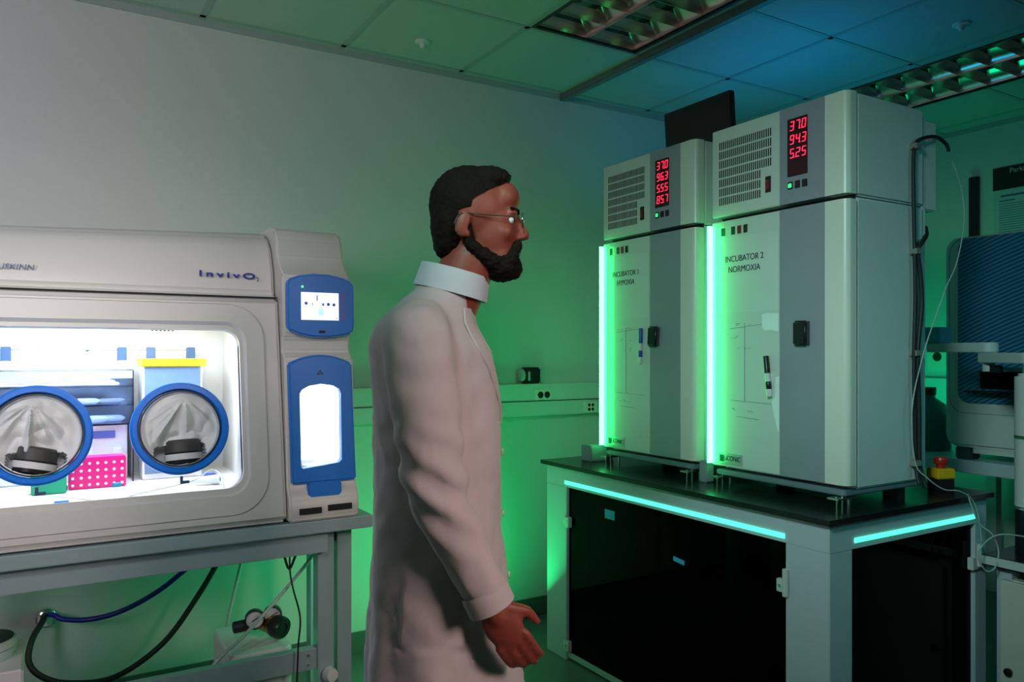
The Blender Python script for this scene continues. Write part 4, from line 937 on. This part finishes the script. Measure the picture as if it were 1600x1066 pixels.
# hair
h = MB(); h.ell((.043, 0, 1.722), (.083, .077, .082)); h.ell((.010, 0, 1.680), (.046, .070, .070)); h.ell((.085, 0, 1.772), (.052, .058, .030)); h.ell((.000, 0, 1.640), (.030, .056, .035))
hm = remeshed(h, .004, 4, 'hair')
for v in hm.vertices:
    v.co += v.normal*(.0025*noise.noise(v.co*120)+.001)
hm = booled(hm, [MB().prism([(.118, 1.76), (.055, 1.722), (.052, 1.705), (.026, 1.700), (.020, 1.61), (.25, 1.55), (.25, 1.80), (.14, 1.79)], lambda p, q: (p[0], q, p[1]), -.2, .2).mesh('c')])
plink('hair', hm, hairM)
h = MB(); h.ell((.113, 0, 1.592), (.044, .049, .033)); h.ell((.137, 0, 1.588), (.020, .030, .024)); h.ell((.149, 0, 1.638), (.009, .026, .007))
for s in (-1, 1):
    h.caps((.095, s*.043, 1.598), (.050, s*.062, 1.632), .017, .012); h.caps((.050, s*.062, 1.632), (.044, s*.068, 1.675), .012, .008); h.caps((.148, s*.022, 1.636), (.135, s*.036, 1.605), .010, .012)
bmn = remeshed(h, .004, 3, 'beard')
for v in bmn.vertices: v.co += v.normal*(.003*noise.noise(v.co*150))
plink('beard', bmn, hairM)
for s in (-1, 1):
    e = plink('eye', MB().ell((.1305, s*.029, 1.684), (.010, .011, .0085), 10).mesh('eye'), eyeM)
    plink('iris', MB().ell((.1385, s*.030, 1.684), (.0028, .0045, .0045), 8).mesh('iris'), blackM, e)
    plink('eyebrow', MB().caps((.148, s*.014, 1.707), (.134, s*.046, 1.708), .004, .003).mesh('eb'), hairM)
gm = MB()
for s in (-1, 1):
    pts = [(.158-.10*abs(y_-.03)*.4, s*y_, z_) for (y_, z_) in [(.031+.022*math.cos(a), 1.683+.017*math.sin(a)) for a in [2*math.pi*i/20 for i in range(21)]]]
    gm.tube(pts, .0013, n=6, sub=1); gm.tube([(.150, s*.055, 1.688), (.10, s*.069, 1.688), (.035, s*.080, 1.690), (.02, s*.078, 1.670)], .0013, n=6)
gm.tube([(.158, -.010, 1.686), (.161, 0, 1.689), (.158, .010, 1.686)], .0013, n=6)
plink('glasses', gm.mesh('glasses'), steelM)
# lab coat
c = MB()
eloft(c, [(.55, 0, .185, .205), (.65, -.005, .172, .20), (.75, -.012, .160, .195), (.85, -.018, .150, .19), (.95, -.022, .142, .185), (1.05, -.022, .136, .176), (1.15, -.021, .134, .173), (1.25, -.023, .136, .18), (1.34, -.027, .133, .186), (1.42, -.040, .126, .182), (1.465, -.050, .106, .150), (1.50, -.035, .088, .105), (1.53, -.010, .076, .080), (1.553, .004, .068, .069)])
for s in (-1, 1): c.caps((-.03, s*.03, 1.475), (-.045, s*.165, 1.445), .052, .064)
def slv(P, rs):
    for (p, q, r0, r1) in zip(P[:-1], P[1:], rs[:-1], rs[1:]): c.caps(p, q, r0, r1)
w_ = Vector(RA[2]); e_ = Vector(RA[1]); we = e_+(w_-e_)*.93
slv([RA[0], RA[1]], [.070, .056]); slv([RA[1], we], [.056, .043])
w_ = Vector(LA[2]); e_ = Vector(LA[1]); we2 = e_+(w_-e_)*.93
slv([LA[0], LA[1]], [.070, .056]); slv([LA[1], we2], [.056, .043])
cmn = remeshed(c, .008, 5, 'coat')
bm = bmesh.new(); bm.from_mesh(cmn)
geo = bmesh.ops.bisect_plane(bm, geom=bm.verts[:]+bm.edges[:]+bm.faces[:], plane_co=(0, 0, .60), plane_no=(0, 0, 1), clear_inner=True); bm.to_mesh(cmn); bm.free()
for v in cmn.vertices:
    p = v.co
    ang = math.atan2(p.y, p.x+.02); low = max(0, min(1, (1.15-p.z)/.5))
    arm = 1 if abs(p.y) > .17 else 0
    f = .009*low*math.sin(ang*8+p.z*2)*(0 if (arm and p.z > .85) else 1)
    f += .007*noise.noise(Vector((p.x*9, p.y*9, p.z*5)))+.004*noise.noise(p*24)
    if arm: f += .007*math.sin(p.z*95+p.x*60)*max(0, 1-abs(p.z-1.16)/.14)
    v.co = p+v.normal*f
co = plink('lab_coat', cmn, coatM)
sol = MB()
def loop_ring(cn, ax, ra, rb_, th, h, n=40, op=None):
    cn = Vector(cn); ax = Vector(ax).normalized(); sx_ = Vector((0, 1, 0)); fx_ = sx_.cross(ax)
    m = MB(); O_ = [(math.cos(2*math.pi*i/n), math.sin(2*math.pi*i/n)) for i in range(n)]
    fn = lambda r_: (lambda p, q: cn+fx_*p[0]*r_[0]+sx_*p[1]*r_[1]+ax*q)
    vs = []; 
    for (r_, q) in (((ra, rb_), 0), ((ra*.93, rb_*.93), h), ((ra*.93-th, rb_*.93-th), h), ((ra-th, rb_-th), 0)):
        vs += [fn(r_)(p, q) for p in O_]
    fs = []
    for j in range(4):
        for i in range(n): fs.append((j*n+i, j*n+(i+1) % n, ((j+1) % 4)*n+(i+1) % n, ((j+1) % 4)*n+i))
    m.quadset(vs, fs); return m
plink('collar', loop_ring((.004, 0, 1.535), (.26, 0, 1), .080, .077, .005, .050).mesh('collar'), collM, co)
from mathutils.bvhtree import BVHTree
bvh = BVHTree.FromPolygons([v.co.copy() for v in cmn.vertices], [tuple(p.vertices) for p in cmn.polygons])
def on_coat(y, z, off=.004):
    h_ = bvh.ray_cast(Vector((1, y, z)), Vector((-1, 0, 0)))
    return (h_[0]+Vector((off, 0, .001))) if h_[0] else Vector((.05, y, z))
for s in (-1, 1):
    rows_ = []
    for k in range(9):
        z_ = 1.50-.24*k/8; f_ = k/8
        wo = .060+.030*min(1, f_/.3) if f_ < .35 else .09*(1-(f_-.35)/.65)
        rows_.append([on_coat(s*(.006+(wo-.006)*i/5 if wo > .006 else .006), z_, .005) for i in range(6)])
    vs = [p for r_ in rows_ for p in r_]; n0 = len(vs); vs += [p-Vector((.004, 0, 0)) for p in vs]
    fs = []
    for k in range(8):
        for i in range(5):
            q = (k*6+i, k*6+i+1, (k+1)*6+i+1, (k+1)*6+i); fs += [q, tuple(x+n0 for x in reversed(q))]
    for k in range(8):
        for i in (0, 5): fs.append((k*6+i, (k+1)*6+i, (k+1)*6+i+n0, k*6+i+n0))
    plink('lapel', MB().quadset(vs, fs).mesh('lapel'), coatM, co)
for k in range(4):
    p_ = on_coat(-.004, 1.20-.13*k, .003)
    plink('button', MB().lathe([(0, 0), (.008, 0), (.008, .003), (0, .003)], p_, (1, 0, 0), 14).mesh('button'), whiteM, co)
for P0, P1 in ((Vector(RA[1]), we), (Vector(LA[1]), we2)):
    d_ = (P1-P0).normalized(); m = MB().lathe([(.044, -.012), (.046, 0), (.046, .028), (.040, .028), (.038, 0)], P1-d_*.004, d_, 28); plink('cuff', m.mesh('cuff'), coatM, co)
# trousers and shoes
tr = MB(); tr.ell((-.035, 0, .95), (.118, .16, .10))
for L_ in (RL, LL):
    P = [Vector(q) for q in L_]; tr.caps(P[0], P[1], .092, .070); tr.caps(P[1], P[2], .070, .056)
plink('trousers', remeshed(tr, .010, 4, 'tr'), trouM)
for (x, y, z, ry) in ((-.17, -.09, .055, .5), (.195, .09, .042, .0)):
    s_ = MB(); M = Matrix.Translation((x, y, z)) @ Matrix.Rotation(ry, 4, 'Y')
    for (cx_, rx_, ry_, rz_, cz_) in ((-.075, .055, .040, .05, .01), (.02, .10, .044, .033, -.005), (.09, .06, .045, .028, -.012)):
        s_.ell(M @ Vector((cx_, 0, cz_)), (rx_, ry_, rz_), 10, M=Matrix.Rotation(ry, 4, 'Y'))
    sm_ = remeshed(s_, .007, 3, 'shoe')
    zmin = min(v.co.z for v in sm_.vertices)
    for v in sm_.vertices: v.co.z -= zmin
    plink('shoe', sm_, shoeM)
